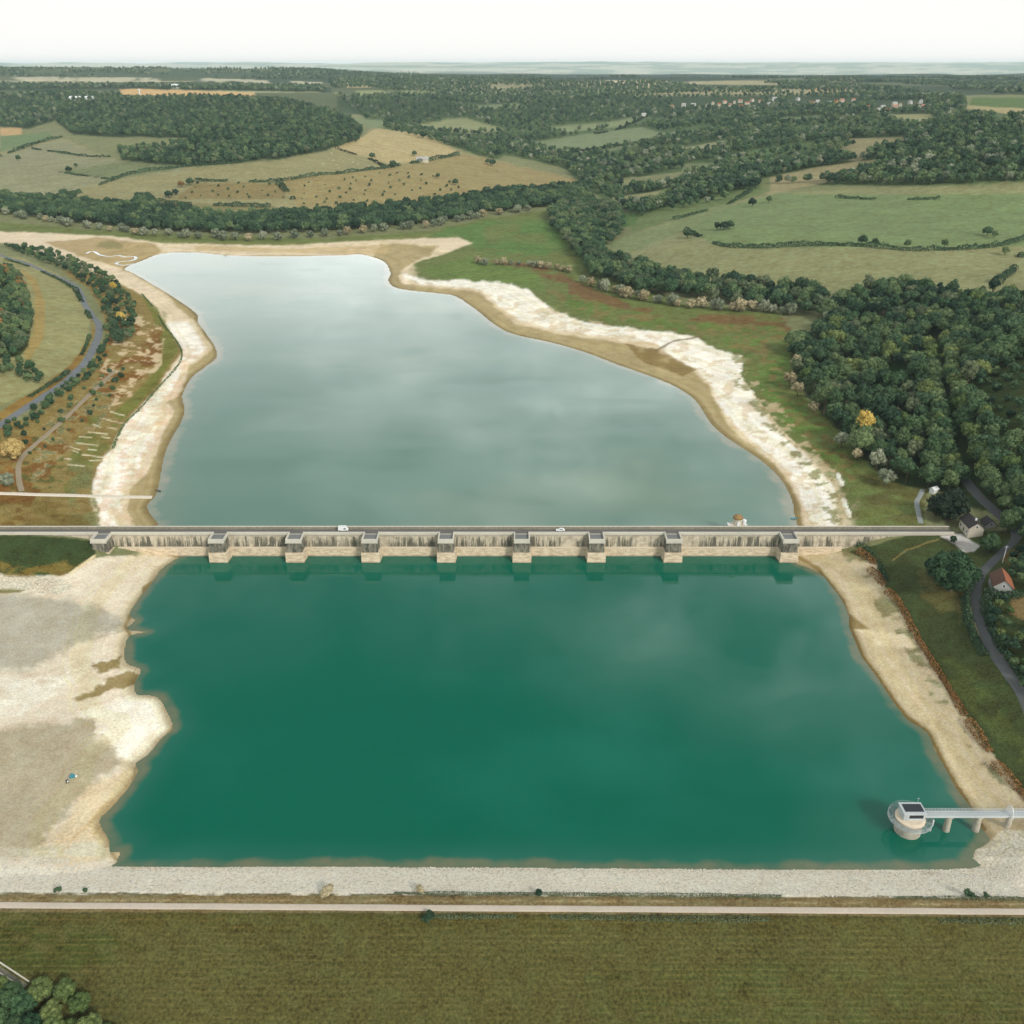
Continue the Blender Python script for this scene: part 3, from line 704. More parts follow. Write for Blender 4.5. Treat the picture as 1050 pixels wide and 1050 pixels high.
# ------------------------------------------------------------------ water
def water_mat(name, body, body2, mid_, shallow, rough, bump, nscale, spec=.5):
    m, t, p = mat(name); p.inputs['Specular IOR Level'].default_value = spec
    pos = t.new('ShaderNodeNewGeometry').outputs['Position']
    sh = t.new('ShaderNodeAttribute', attribute_name='shallow').outputs['Fac']
    big = t.noise(nscale, t.mapping(pos, (1, 1.5, 1), (0, 0, .5)), 3, .5, .15)
    c = t.mix(t.ramp(big, .46, .74), body, body2)
    n = t.noise(.25, pos, 4, .6)
    sh = t.math('ADD', sh, t.math('MULTIPLY', t.math('SUBTRACT', t.noise(.07, pos, 3), .56), .32), clamp=True)
    s1 = t.math('MULTIPLY', t.math('MULTIPLY', sh, sh), t.math('ADD', t.math('MULTIPLY', big, 1.2), -.1), clamp=True)
    c = t.mix(s1, c, mid_)
    s2 = t.math('MULTIPLY', t.ramp(sh, .86, 1.0), t.math('ADD', n, .3), clamp=True)
    c = t.mix(s2, c, shallow)
    t.to(c, p.inputs['Base Color'])
    wind = t.ramp(t.noise(.012, t.mapping(pos, (1, 2.6, 1), (0, 0, .35)), 4, .6, .3), .48, .66)
    t.to(t.math('ADD', rough, t.math('MULTIPLY', wind, .09)), p.inputs['Roughness']); p.inputs['IOR'].default_value = 1.333
    b = t.new('ShaderNodeBump'); b.inputs['Strength'].default_value = bump; b.inputs['Distance'].default_value = .12
    w = t.math('ADD', t.math('MULTIPLY', t.noise(1.3, t.mapping(pos, (1, 1.8, 1), (0, 0, .4)), 4, .7), t.math('ADD', .5, wind)), t.math('MULTIPLY', t.noise(.12, pos, 2), .8))
    t.to(w, b.inputs['Height']); t.to(b.outputs[0], p.inputs['Normal'])
    return m
M['waterD'] = water_mat('emerald_water', (.0, .112, .066), (.006, .138, .09), (.04, .15, .11), (.17, .17, .1), .03, .05, .011, .5)
M['waterU'] = water_mat('grey_green_water', (.096, .195, .143), (.155, .235, .158), (.18, .235, .18), (.3, .29, .21), .03, .035, .006, .9)
def water(name, poly, lev, step, m, lab, margin=6, sh=14):
    P = np.array(poly)
    xs = np.arange(P[:, 0].min() - margin, P[:, 0].max() + margin + step, step)
    ys = np.arange(P[:, 1].min() - margin, P[:, 1].max() + margin + step, step)
    if lev > 0: ys = np.concatenate([[383.0], ys[ys > 384]])
    else: ys = np.concatenate([ys[ys < 379.5], [380.8]])
    gx, gy = np.meshgrid(xs, ys)
    s = inside_dist(poly, gx, gy)
    ii = np.arange(gx.size).reshape(gx.shape)
    q = np.stack([ii[:-1, :-1], ii[:-1, 1:], ii[1:, 1:], ii[1:, :-1]], -1).reshape(-1, 4)
    q = q[(s.ravel()[q] < margin).any(1)]
    used, inv = np.unique(q, return_inverse=True)
    me = np_mesh(name, np.stack([gx.ravel()[used], gy.ravel()[used], np.full(len(used), lev)], 1), inv.reshape(-1, 4), m, True)
    a = me.attributes.new('shallow', 'FLOAT', 'POINT')
    a.data.foreach_set('value', sstep(-sh, 0, s.ravel()[used]).astype(np.float32))
    return tag(link(bpy.data.objects.new(name, me)), lab, 'lake', kind='structure')
water('water', polyD, 0.0, 1.6, M['waterD'], 'emerald green lower lake below the stone dam', sh=18)
water('lake', polyU, ZU, 3.0, M['waterU'], 'grey green upper lake behind the stone dam', sh=30)

# ------------------------------------------------------------------ strips laid on the relief
def resample(pts, step):
    pts = [Vector(p) for p in pts]; out = []
    P = np.array([tuple(p) for p in pts])
    n = len(P)
    dense = []
    for i in range(n - 1):
        p0, p1, p2, p3 = P[max(i - 1, 0)], P[i], P[i + 1], P[min(i + 2, n - 1)]
        for j in range(12):
            t = j / 12
            dense.append(.5 * (2 * p1 + (p2 - p0) * t + (2 * p0 - 5 * p1 + 4 * p2 - p3) * t * t + (3 * p1 - p0 - 3 * p2 + p3) * t ** 3))
    dense.append(P[-1]); dense = np.array(dense)
    L = np.concatenate([[0], np.cumsum(np.linalg.norm(np.diff(dense, axis=0), axis=1))])
    s = np.arange(0, L[-1] + step * .5, step)
    return np.stack([np.interp(s, L, dense[:, k]) for k in range(dense.shape[1])], 1)
def px_line(pix, step=3.0):
    x, y, z = ground_at([p[0] for p in pix], [p[1] for p in pix])
    return resample(list(zip(x, y)), step)
def strip(name, line, width, m, lab, lift=.14, cat='road', wob=0):
    d = np.gradient(line, axis=0); d /= np.linalg.norm(d, axis=1, keepdims=True) + 1e-9
    nrm = np.stack([-d[:, 1], d[:, 0]], 1)
    ks = np.linspace(-.5, .5, 7)
    vs = []
    for i, k in enumerate(ks):
        wv = width * (1 + (wob * (vnoise(np.arange(len(line)) * .35, np.full(len(line), float(i * 7)), 5) - .5) if wob else 0))
        q = line + nrm * (k * (wv[:, None] if wob else wv))
        vs.append(np.stack([q[:, 0], q[:, 1], height(q[:, 0], q[:, 1]) + lift - (.35 if i in (0, 6) else 0)], 1))
    V_ = np.concatenate(vs); n_ = len(line)
    fs = [(k * n_ + i, k * n_ + i + 1, (k + 1) * n_ + i + 1, (k + 1) * n_ + i) for k in range(6) for i in range(n_ - 1)]
    return tag(link(bpy.data.objects.new(name, np_mesh(name, V_, fs, m, True))), lab, cat, kind='structure')
ROAD_L = [(-40,252),(-12,258),(7,264),(25,269),(43,277),(62,285),(77,293),(84,303),(87,312),(94,323),(101,332),(101,344),(95,359),(87,372),(77,382),(64,394),(42,408),(27,418),(12,428),(-8,441),(-40,462)]
strip('road', px_line(ROAD_L), 6.6, M['asphalt'], 'grey asphalt road curving along the left hillside field')
ROAD_R = [(1250,960),(1160,862),(1075,765),(1050,714),(1033,689),(1017,665),(1007,641),(1002,623),(1001,603),(1006,589),(1016,578),(1029,565),(1040,555),(1042,546),(1034,536),(1019,523),(1003,508),(990,492),(978,464),(968,426),(959,378),(952,350)]
strip('road', px_line(ROAD_R), 5.0, M['lane'], 'grey lane bending past the red roofed house on the right')
strip('track', px_line([(118,380),(100,397),(74,422),(50,444),(31,460),(20,474),(19,490),(22,504)]), 3.6, M['dirt'], 'faint dirt track through the scrub left of the upper lake', cat='track', wob=.5)
strip('boat_ramp', px_line([(-60,504.5),(0,506),(50,507.5),(97,509),(130,509.5),(158,509.8)], 3), 3.6, M['ramp'], 'pale straight ramp running down to the upper lake', .3, 'ramp', wob=.25)
strip('footpath', px_line([(946,502),(943,509),(940,515),(942,526),(944.5,537)], 2), 3.0, M['path_grey'], 'pale slab path from the dam end to the trees', cat='path')
pl = np.stack([np.linspace(-330, 330, 300), 173.9 - .0078 * np.linspace(-330, 330, 300)], 1)
strip('path', pl, 2.7, M['gravel'], 'straight pale gravel path along the crest of the near embankment', .08, 'path', wob=.12)
# stream over the mud
x_, y_, z_ = ground_at([88,95,103,112,121,130,138,139,133,123,119,127,138,150], [260,257.5,261.5,263,262,263.5,263,265.5,267.5,268.5,270.5,272,270.5,270])
sm, t, p = mat('stream_water'); p.inputs['Base Color'].default_value = (.5, .53, .52, 1); p.inputs['Roughness'].default_value = .08; p.inputs['IOR'].default_value = 1.33
strip('stream', resample(list(zip(x_, y_)), 2.5), 4.5, sm, 'thin winding stream across the mud at the lake head', .12, 'stream', wob=1.0)

# ------------------------------------------------------------------ stone dam
wm, t, p = mat('stained_dam_stone')
pos = t.new('ShaderNodeNewGeometry').outputs['Position']
sx = t.new('ShaderNodeSeparateXYZ'); t.to(pos, sx.inputs[0])
bcol = t.mix(t.ramp(t.noise(.5, pos, 5, .65), .35, .7), (.56, .49, .37), (.34, .29, .21))
streak = t.noise(.55, t.mapping(pos, (1, .2, .07)), 5, .72)
fine = t.noise(2.2, t.mapping(pos, (1, .2, .12)), 3, .6)
hgt = t.math('ADD', t.math('MULTIPLY', t.math('SUBTRACT', streak, .41), 34), t.math('MULTIPLY', t.math('SUBTRACT', fine, .5), 16))
above = t.math('SUBTRACT', sx.outputs[2], 4.2)
mk = t.ramp(t.math('SUBTRACT', hgt, above), -2.8, 3.2)
band = t.math('MULTIPLY', t.ramp(sx.outputs[2], 4.1, 4.5), t.math('SUBTRACT', 1, t.ramp(sx.outputs[2], 9.0, 9.8)))
mk = t.math('MULTIPLY', t.math('MULTIPLY', mk, band), t.math('MULTIPLY', t.ramp(t.noise(.09, t.mapping(pos, (1, .1, .1)), 2), .3, .5), .92))
c = t.mix(mk, bcol, t.mix(fine, (.045, .05, .04), (.11, .105, .075)))
top = t.ramp(sx.outputs[2], 9.2, 9.7)
c = t.mix(t.math('MULTIPLY', top, .5), c, (.36, .33, .26))
t.to(c, p.inputs['Base Color']); p.inputs['Roughness'].default_value = .95; p.inputs['Specular IOR Level'].default_value = .1
bm_, t, p = mat('dam_plinth_stone')
pos = t.new('ShaderNodeNewGeometry').outputs['Position']
sx = t.new('ShaderNodeSeparateXYZ'); t.to(pos, sx.inputs[0])
bc = t.mix(t.ramp(t.noise(.35, t.mapping(pos, (1, 1, 3)), 5, .6), .35, .68), (.72, .59, .42), (.46, .36, .24))
wet = t.math('SUBTRACT', 1, t.ramp(sx.outputs[2], .2, .7))
bc = t.mix(t.math('MULTIPLY', wet, .55), bc, (.1, .09, .06))
t.to(bc, p.inputs['Base Color']); p.inputs['Roughness'].default_value = .95
kr, t, p = mat('buttress_stone')
pos = t.new('ShaderNodeNewGeometry').outputs['Position']
bc = t.mix(t.ramp(t.noise(.6, t.mapping(pos, (1, 1, .4)), 5, .7), .38, .6), (.24, .22, .165), (.07, .068, .052))
t.to(bc, p.inputs['Base Color']); p.inputs['Roughness'].default_value = .95

dam = empty('dam', (0, YF, 0)); tag(dam, 'long straight stone dam with nine buttresses between the two lakes', 'dam')
XL, XR = -262.0, 203.0
def dpart(mb, name, m, par=dam, bevel=0):
    o = mb.build(name, m, par, bevel); o.location = (0, -YF, 0); return o
# sections of the wall, the ground climbs over it at both ends
w = MB()
w.add([(XL, YF - .9, 4.2), (XR, YF - .9, 4.2), (XR, YF, 10.3), (XL, YF, 10.3), (XL, YB, -4), (XR, YB, -4), (XR, YB, 10.3), (XL, YB, 10.3), (XL, YF - .9, -4), (XR, YF - .9, -4)],
      [(0, 1, 2, 3), (8, 9, 1, 0), (3, 2, 6, 7), (5, 4, 7, 6), (8, 0, 3, 7, 4), (9, 5, 6, 2, 1), (8, 4, 5, 9)])
dpart(w, 'wall', wm)
w = MB().box(-190, 152, YF - 2.1, YF - .92, -4, 4.2)
dpart(w, 'plinth', bm_, bevel=.12)
w = MB().box(-190, 152, YF - 2.3, YF - .93, 4.2, 4.55); dpart(w, 'ledge', M['cream'], bevel=.08)
w = MB().box(XL, XR, YF - .45, YF + .02, 10.3, 10.75); dpart(w, 'cornice', M['concrete'], bevel=.08)
w = MB().box(XL, XR, YF + .03, YB - .02, 10.302, 10.7); dpart(w, 'roadway', M['dam_road'])
# front parapet runs between the buttress decks, rear parapet is whole
PIERS = [(107, 556), (226, 553), (304, 553), (381, 553), (458, 553), (535, 553), (611, 553), (689, 553), (807, 554)]
px_c = [unproj(a, 552, CREST)[0] * 0 + (a - 525) / F * (YF * CP + (H - CREST) * SP) for a, b in PIERS]
cuts = [XL] + [v for c in px_c for v in (c - 3.3, c + 3.3)] + [XR]
w = MB()
for a, b in zip(cuts[0::2], cuts[1::2]): w.box(a, b, YF - .4, YF + .2, 10.752, CREST + .15)
dpart(w, 'front_parapet', M['concrete'], bevel=.06)
w = MB().box(XL, XR, YB - .55, YB, 10.72, CREST + .1); dpart(w, 'rear_parapet', M['stone_old'], bevel=.05)
w = MB().box(XL, XR, YB - .6, YB + .05, CREST + .1, CREST + .32); dpart(w, 'rear_coping', M['concrete'], bevel=.04)
w = MB().box(XL, XR, YB - 1.5, YB - .57, 10.71, 10.86); dpart(w, 'kerb', M['stone_old'], bevel=.03)
for k, c in enumerate(px_c):
    sh = [random.uniform(-.15, .15) for _ in range(4)]
    b = empty('buttress', (c, 0, 0)); b.parent = dam
    y1 = -.5
    up = MB()
    up.add([(-3.55, -7.7, 5.0), (3.55, -7.7, 5.0), (3.7, y1, 5.0), (-3.7, y1, 5.0), (-3.25, -7.1, 10.3), (3.25, -7.1, 10.3), (3.25, y1, 10.3), (-3.25, y1, 10.3)],
           [(0,3,2,1),(4,5,6,7),(0,1,5,4),(1,2,6,5),(2,3,7,6),(3,0,4,7)])
    up.build('buttress_shaft', kr, b, .08)
    low = MB()
    low.add([(-4.35, -8.5, -4), (4.35, -8.5, -4), (4.9, y1 - 1.7, -4), (-4.9, y1 - 1.7, -4), (-4.1, -8.1, 4.99), (4.1, -8.1, 4.99), (4.5, y1 - 1.7, 4.99), (-4.5, y1 - 1.7, 4.99)],
            [(0,3,2,1),(4,5,6,7),(0,1,5,4),(1,2,6,5),(2,3,7,6),(3,0,4,7)])
    low.build('buttress_foot', bm_, b, .12)
    MB().box(-3.4, 3.4, -7.3, .02, 10.3, 10.66).build('deck', M['deck'], b)
    pr = MB().box(-3.6, -3.05, -7.05, .2, 10.2, CREST + .2).box(3.05, 3.6, -7.05, .2, 10.2, CREST + .2).box(-3.6, 3.6, -7.6, -7.06, 10.2, CREST + .2)
    pr.build('parapet', M['concrete'], b, .06)
    MB().box(-3.75, 3.75, -7.8, -7.602, 9.7, 10.2).build('string_course', M['concrete'], b, .05)

# little gate house on the water side of the dam
gx = (757 - 525) / F * (YB * CP + (H - 11) * SP)
g = empty('gatehouse', (gx, YB + 2.2, 0)); tag(g, 'small round gatehouse with domed brown roof on the dam crest', 'gatehouse')
MB().box(-3.4, 3.4, -2.1, 2.6, -2, 11.4).build('base', M['cream'], g, .1)
MB().lathe([(2.0, 11.4), (2.0, 14.4), (2.25, 14.4), (2.25, 14.8)], 16).build('wall', M['render'], g)
MB().lathe([(2.4, 14.8), (2.2, 15.5), (1.5, 16.2), (.6, 16.6), (.05, 16.7)], 16).build('roof', simple('ochre_tiles', (.3, .18, .075), .9, .25, 1.5), g, smooth=True)
MB().box(-.55, .55, -2.12, -1.9, 11.4, 13.6).build('door', M['white'], g)
for s in (-1, 1):
    ra = MB()
    for k in range(7):
        ra.bar((s * (2.3 + .33 * k), -1.9, 11.4), (s * (2.3 + .33 * k), -1.9, 12.6), .05)
    ra.bar((s * 2.3, -1.9, 12.6), (s * 4.4, -1.9, 12.6), .06); ra.box(min(s*2.3, s*4.4), max(s*2.3, s*4.4), -2.1, 2.4, 11.25, 11.38)
    ra.build('railing', M['white'], g)
MB().lathe([(1.0, 11.4), (1.1, 13.4), (.8, 13.7)], 12, (3.2, .6, 0)).build('hoist', M['white'], g)

# ------------------------------------------------------------------ vehicles
def vehicle(name, loc, rz, L, W, Hh, van, label, group=None):
    o = empty(name, loc, rz); tag(o, label, 'van' if van else 'car')
    b = MB()
    if van: prof = [(-L/2, .35), (L/2, .35), (L/2, 1.0), (L/2 - .35, 1.15), (L/2 - .95, Hh), (-L/2 + .05, Hh), (-L/2, Hh - .2)]
    else: prof = [(-L/2, .32), (L/2, .32), (L/2, .75), (L/2 - 1.05, .9), (-L/2 + .4, .95), (-L/2, .8)]
    b.prism(prof, -W/2, W/2).build('body', M['white'], o, .06)
    if not van:
        MB().prism([(L/2 - 1.15, .91), (L/2 - 1.75, Hh), (-L/2 + .9, Hh), (-L/2 + .3, .96)], -W/2 + .12, W/2 - .12).build('cabin', M['white'], o, .05)
    for s in (-1, 1):
        gl = MB()
        yy = s * (W/2 - (0 if van else .12))
        if van: gl.box(L/2 - 1.9, L/2 - 1.0, min(yy, yy + s*.02), max(yy, yy + s*.02), 1.15, 1.75)
        else: gl.box(-L/2 + .95, L/2 - 1.8, min(yy, yy + s*.02), max(yy, yy + s*.02), 1.0, Hh - .1)
        gl.build('side_window', M['pane'], o)
    for sx_ in (-1, 1):
        for sy in (-1, 1):
            wl = MB()
            n = 12; cx = sx_ * (L/2 - .75); y0 = sy * (W/2 - .2); y1 = sy * (W/2 + .015)
            vs = [(cx + .33 * math.cos(2*math.pi*i/n), yv, .33 + .33 * math.sin(2*math.pi*i/n)) for yv in (y0, y1) for i in range(n)]
            wl.add(vs, [(i, (i+1)%n, n+(i+1)%n, n+i) for i in range(n)] + [tuple(range(n)), tuple(range(n, 2*n))])
            wl.build('wheel', M['tyre'], o)
    return o
ks = (YF + 2.8) * CP + (H - 11) * SP
vehicle('van', ((352 - 525) / F * ks, YF + 3.0, 10.71), 0, 4.5, 1.9, 2.35, True, 'white van driving along the road on top of the dam')
vehicle('car', ((574.5 - 525) / F * ks, YF + 2.6, 10.71), math.pi, 4.1, 1.7, 1.45, False, 'small white car driving along the road on top of the dam')

# ------------------------------------------------------------------ intake tower and its footbridge
tx, ty = unproj(930, 851.5, 0)
it = empty('intake_tower', (tx, ty, 0)); tag(it, 'round concrete intake tower with white flat roofed cabin in the green water', 'intake tower')
MB().lathe([(3.75, -5), (3.75, 1.4), (3.85, 1.4), (3.85, 1.7), (3.75, 1.7), (3.75, 4.3)], 36).build('drum', M['drum'], it, smooth=False)
MB().lathe([(4.0, 4.3), (4.25, 4.6), (4.25, 5.3), (3.6, 5.5)], 36).build('collar', M['cream'], it)
nb = 14
for k in range(nb):
    a = 2 * math.pi * k / nb + .1
    c_, s_ = math.cos(a), math.sin(a)
    MB().bar((c_ * 3.9, s_ * 3.9, 4.5), (c_ * 6.1, s_ * 6.1, 4.7), .11, 6).bar((c_ * 3.8, s_ * 3.8, 2.9), (c_ * 5.9, s_ * 5.9, 4.6), .07, 5).build('bracket', M['steel'], it)
gt = MB()
for r_ in (4.55, 4.95, 5.35, 5.75, 6.15):
    n = 48
    for i in range(n):
        a0, a1 = 2*math.pi*i/n, 2*math.pi*(i+1)/n
        gt.bar((r_*math.cos(a0), r_*math.sin(a0), 4.85), (r_*math.cos(a1), r_*math.sin(a1), 4.85), .05 if r_ < 6 else .1, 4)
for i in range(60):
    a0 = 2*math.pi*i/60
    gt.bar((4.3*math.cos(a0), 4.3*math.sin(a0), 4.84), (6.15*math.cos(a0), 6.15*math.sin(a0), 4.84), .03, 4)
gt.build('grating', M['steel'], it)
rl = MB()
for z in (5.4, 5.95):
    for i in range(48):
        a0, a1 = 2*math.pi*i/48, 2*math.pi*(i+1)/48
        rl.bar((6.15*math.cos(a0), 6.15*math.sin(a0), z), (6.15*math.cos(a1), 6.15*math.sin(a1), z), .04, 4)
for i in range(24):
    a0 = 2*math.pi*i/24
    rl.bar((6.15*math.cos(a0), 6.15*math.sin(a0), 4.85), (6.15*math.cos(a0), 6.15*math.sin(a0), 5.95), .04, 4)
rl.build('railing', M['steel'], it)
cab = MB().box(-2.75, 3.35, -1.7, 2.6, 5.5, 7.9); cab.build('cabin', M['tower_white'], it, .05)
MB().box(-3.05, 3.65, -2.0, 2.9, 7.9, 8.25).build('roof', M['tower_white'], it, .06)
MB().box(-2.3, 3.2, -1.0, 2.1, 8.252, 8.36).build('roof_panel', M['dark'], it, .02)
MB().box(-1.2, 2.9, -1.73, -1.69, 6.3, 7.5).build('window_band', M['dark'], it)
MB().box(-2.5, -1.5, -1.73, -1.69, 5.6, 7.5).build('door', M['steel'], it)
MB().bar((2.6, 2.6, 8.2), (2.6, 2.6, 10.2), .06).bar((2.2, 2.6, 9.9), (3.0, 2.6, 9.9), .05).build('mast', M['steel'], it)

fbx = MB()
ZD = 6.4
bx1 = unproj(1180, 839, ZD)[0]
fb = empty('footbridge', (tx, ty, 0)); tag(fb, 'narrow white footbridge on concrete piers reaching the intake tower', 'footbridge')
L0, L1 = 3.36, bx1 - tx
MB().box(L0, L1, -.7, .9, ZD - .35, ZD).build('deck', M['steel'], fb)
MB().box(L0, L1, -.95, -.72, ZD - .6, ZD + .25).box(L0, L1, .92, 1.15, ZD - .6, ZD + .25).build('girder', M['tower_white'], fb)
for s in (-.83, 1.03):
    r_ = MB(); nn = int((L1 - L0) / 1.0)
    for i in range(nn + 1):
        xx = L0 + i * (L1 - L0) / nn
        r_.bar((xx, s, ZD + .2), (xx, s, ZD + 1.25), .035, 4)
    for z in (.6, .95, 1.25): r_.bar((L0, s, ZD + z), (L1, s, ZD + z), .045, 4)
    r_.build('railing', M['tower_white'], fb)
for q in (972, 1002.5, 1034):
    xx = (q - 525) / F * (ty * CP + (H - 3) * SP) - tx
    pz = MB().box(xx - .75, xx + .75, -1.0, 1.2, ZD - .95, ZD - .62)
    pz.lathe([(1.15, -4), (1.0, 1.5), (.85, ZD - .95)], 18, (xx, .1, 0)).build('pier', M['drum'], fb)
xx = (1036 - 525) / F * (ty * CP + (H - 7) * SP) - tx
gf = MB()
for i in range(16):
    a0, a1 = math.pi * i / 16, math.pi * (i + 1) / 16
    gf.bar((xx, .1 + 1.9 * math.cos(a0), ZD + .1 + 2.6 * math.sin(a0)), (xx, .1 + 1.9 * math.cos(a1), ZD + .1 + 2.6 * math.sin(a1)), .14, 6)
for k in (-1.2, -.8, -.4, 0, .4, .8, 1.2): gf.bar((xx, .1 + k, ZD), (xx, .1 + k, ZD + 2.3), .05, 4)
gf.box(xx - .12, xx + .12, -1.9, 2.1, ZD - .3, ZD - .001)
gf.build('gate', M['white'], fb)
gpx, gpy = unproj(953.5, 853, 0)
gp = empty('gauge_pole', (gpx, gpy, 0)); tag(gp, 'slim white gauge pole leaning in the water beside the intake tower', 'gauge')
MB().bar((0, 0, -3), (.5, .5, 4.4), .11, 8).build('pole', M['white'], gp)
MB().box(.3, .7, .3, .42, 2.0, 4.2).build('scale_board', M['white'], gp)

# ------------------------------------------------------------------ houses
def house(name, loc, rz, L, W, wall_h, roof_h, wm_, rm, label, cat='house', group=None, chim=True, wins=True, rm2=None, small=False):
    """gable house, ridge along local x"""
    o = empty(name, loc, rz); tag(o, label, cat, group)
    MB().add([(-L/2,-W/2,-2),(L/2,-W/2,-2),(L/2,W/2,-2),(-L/2,W/2,-2),(-L/2,-W/2,wall_h),(L/2,-W/2,wall_h),(L/2,W/2,wall_h),(-L/2,W/2,wall_h),(-L/2,0,wall_h+roof_h),(L/2,0,wall_h+roof_h)],
             [(3,2,1,0),(0,1,5,4),(2,3,7,6),(1,2,6,9,5),(3,0,4,8,7),(4,5,9,8),(6,7,8,9)]).build('wall', wm_, o)
    e, th = .45, .22
    k = roof_h / (W / 2)
    def slope(s):
        return MB().add([(-L/2-e, s*(W/2+e), wall_h-e*k+.03), (L/2+e, s*(W/2+e), wall_h-e*k+.03), (L/2+e, 0, wall_h+roof_h+.03), (-L/2-e, 0, wall_h+roof_h+.03),
                         (-L/2-e, s*(W/2+e), wall_h-e*k+th), (L/2+e, s*(W/2+e), wall_h-e*k+th), (L/2+e, 0, wall_h+roof_h+th), (-L/2-e, 0, wall_h+roof_h+th)],
                        [(0,1,2,3),(4,5,6,7),(0,1,5,4),(1,2,6,5),(2,3,7,6),(3,0,4,7)])
    if rm2:
        slope(-1).build('roof', rm, o); slope(1).build('roof', rm2, o)
    else:
        r_ = slope(-1); q = slope(1); r_.add(q.v, q.f); r_.build('roof', rm, o)
    if small: return o
    if chim: MB().box(L/4-.4, L/4+.4, -.35, .35, wall_h+roof_h*.6, wall_h+roof_h+1.1).build('chimney', M['white'], o, .04)
    if wins:
        nwin = max(2, int(L / 3.2))
        for s in (-1, 1):
            for i in range(nwin):
                xx = -L/2 + (i + .5) * L / nwin
                if i == nwin // 2:
                    MB().box(xx-.5, xx+.5, min(s*W/2, s*(W/2+.04)), max(s*W/2, s*(W/2+.04)), .05, 2.15).build('door', M['dark'], o)
                else:
                    wf = MB().box(xx-.62, xx+.62, min(s*W/2, s*(W/2+.03)), max(s*W/2, s*(W/2+.03)), 1.0, 2.55).build('window', M['white'], o)
                    MB().box(xx-.45, xx+.45, min(s*(W/2+.031), s*(W/2+.05)), max(s*(W/2+.031), s*(W/2+.05)), 1.15, 2.4).build('pane', M['pane'], wf)
        for s in (-1, 1):
            wf = MB().box(min(s*L/2, s*(L/2+.03)), max(s*L/2, s*(L/2+.03)), -.55, .55, wall_h*.95, wall_h*.95+1.2).build('window', M['white'], o)
            MB().box(min(s*(L/2+.031), s*(L/2+.05)), max(s*(L/2+.031), s*(L/2+.05)), -.4, .4, wall_h*.95+.12, wall_h*.95+1.08).build('pane', M['pane'], wf)
    return o
def spot(px, py):
    x, y, z = ground_at([px], [py]); return float(x[0]), float(y[0]), float(z[0])
sx_, sy_, sz_ = spot(997, 546)
q0, q1 = unproj(993, 527, 19), unproj(1006, 541, 19); a_h = math.atan2(q1[1] - q0[1], q1[0] - q0[0])
house('house', (sx_ - .5, sy_ + 1, sz_), a_h, 10.5, 6.6, 4.4, 2.6, M['render'], M['slate'], 'cream keeper\'s house with dark slate roof at the right end of the dam')
house('house', (sx_ + 8.3, sy_ + 3.2, sz_), a_h, 5.5, 5.0, 3.6, 2.0, M['greywall'], M['slate'], 'low grey annexe behind the cream keeper\'s house', chim=False)
hx, hy, hz = spot(1029, 607)
q0, q1 = unproj(1026, 598, 19), unproj(1022, 585, 19)
house('house', (hx, hy + 3, hz), math.atan2(q1[1] - q0[1], q1[0] - q0[0]), 10.5, 7.2, 3.4, 3.1, M['greywall'], M['redtile'], 'house with bright red tile roof beside the lane', rm2=M['shadetile'], chim=False)
sx2, sy2, sz2 = spot(957, 505)
house('shelter', (sx2, sy2, sz2), R(30), 3.2, 2.6, 2.2, .9, M['white'], M['white'], 'tiny white shelter at the edge of the dark trees', 'shelter', chim=False, small=True)
bx, by, bz = spot(433, 166)
house('barn', (bx, by, bz), R(10), 22, 11, 5, 4, M['render'], M['greywall'], 'lone stone barn among trees on the hill crest', 'barn', chim=False, small=True)
bx, by, bz = spot(84, 102.5)
house('barn', (bx, by, bz), R(4), 70, 20, 6, 5, M['white'], M['white'], 'long white farm shed beside the plateau wood', 'barn', chim=False, small=True)
bx, by, bz = spot(180, 90.5)
house('barn', (bx, by, bz), R(4), 26, 16, 9, 6, M['white'], M['white'], 'white farm building beyond the orange field', 'barn', chim=False, small=True)
VH = [(709,90.6,0),(719,90,1),(731,91,0),(701,108,2),(689,110,1),(711,108,2),(731,106,1),(743,105,1),(753,105,1),(760,109,0),(759,104,1),(771,103,1),(794,102,2),(789,107,2),
      (818,102,2),(811,108,2),(828,107,2),(832,106,0),(838,105,2),(850,106,2),(857,105,3),(863,104,1),(875,103,1),(890,111,0),(900,114,2),(905,111,2),(917,111,1),(917,107,2),(923,108,0),(933,106,2),(944,105,2),(946,110,1),(660,118,2),(725,108,1),(737,108,0),(748,108,1),(766,106,0),(780,104,1),(868,107,0),(882,106,1),(909,114,0),(940,109,0)]
M['house_white'] = simple('village_white', (.6, .58, .54), .9, .1, 1)
WH = {0: (M['render'], M['redtile'], 'small village house with cream walls on the far slope'), 1: (M['render'], simple('pale_tiles', (.4, .2, .13), .9, .2, 1), 'village house with faded pink tile roof on the far slope'),
      2: (M['house_white'], M['greywall'], 'small bright white house standing among the far village trees'), 3: (simple('yellow_wall', (.6, .36, .12), .9, .1, 1), M['redtile'], 'yellow walled village house with red roof on the far slope')}
vx, vy, vz = ground_at([v[0] for v in VH], [v[1] + 1.2 for v in VH])
protoH = {}
HOUSES = []
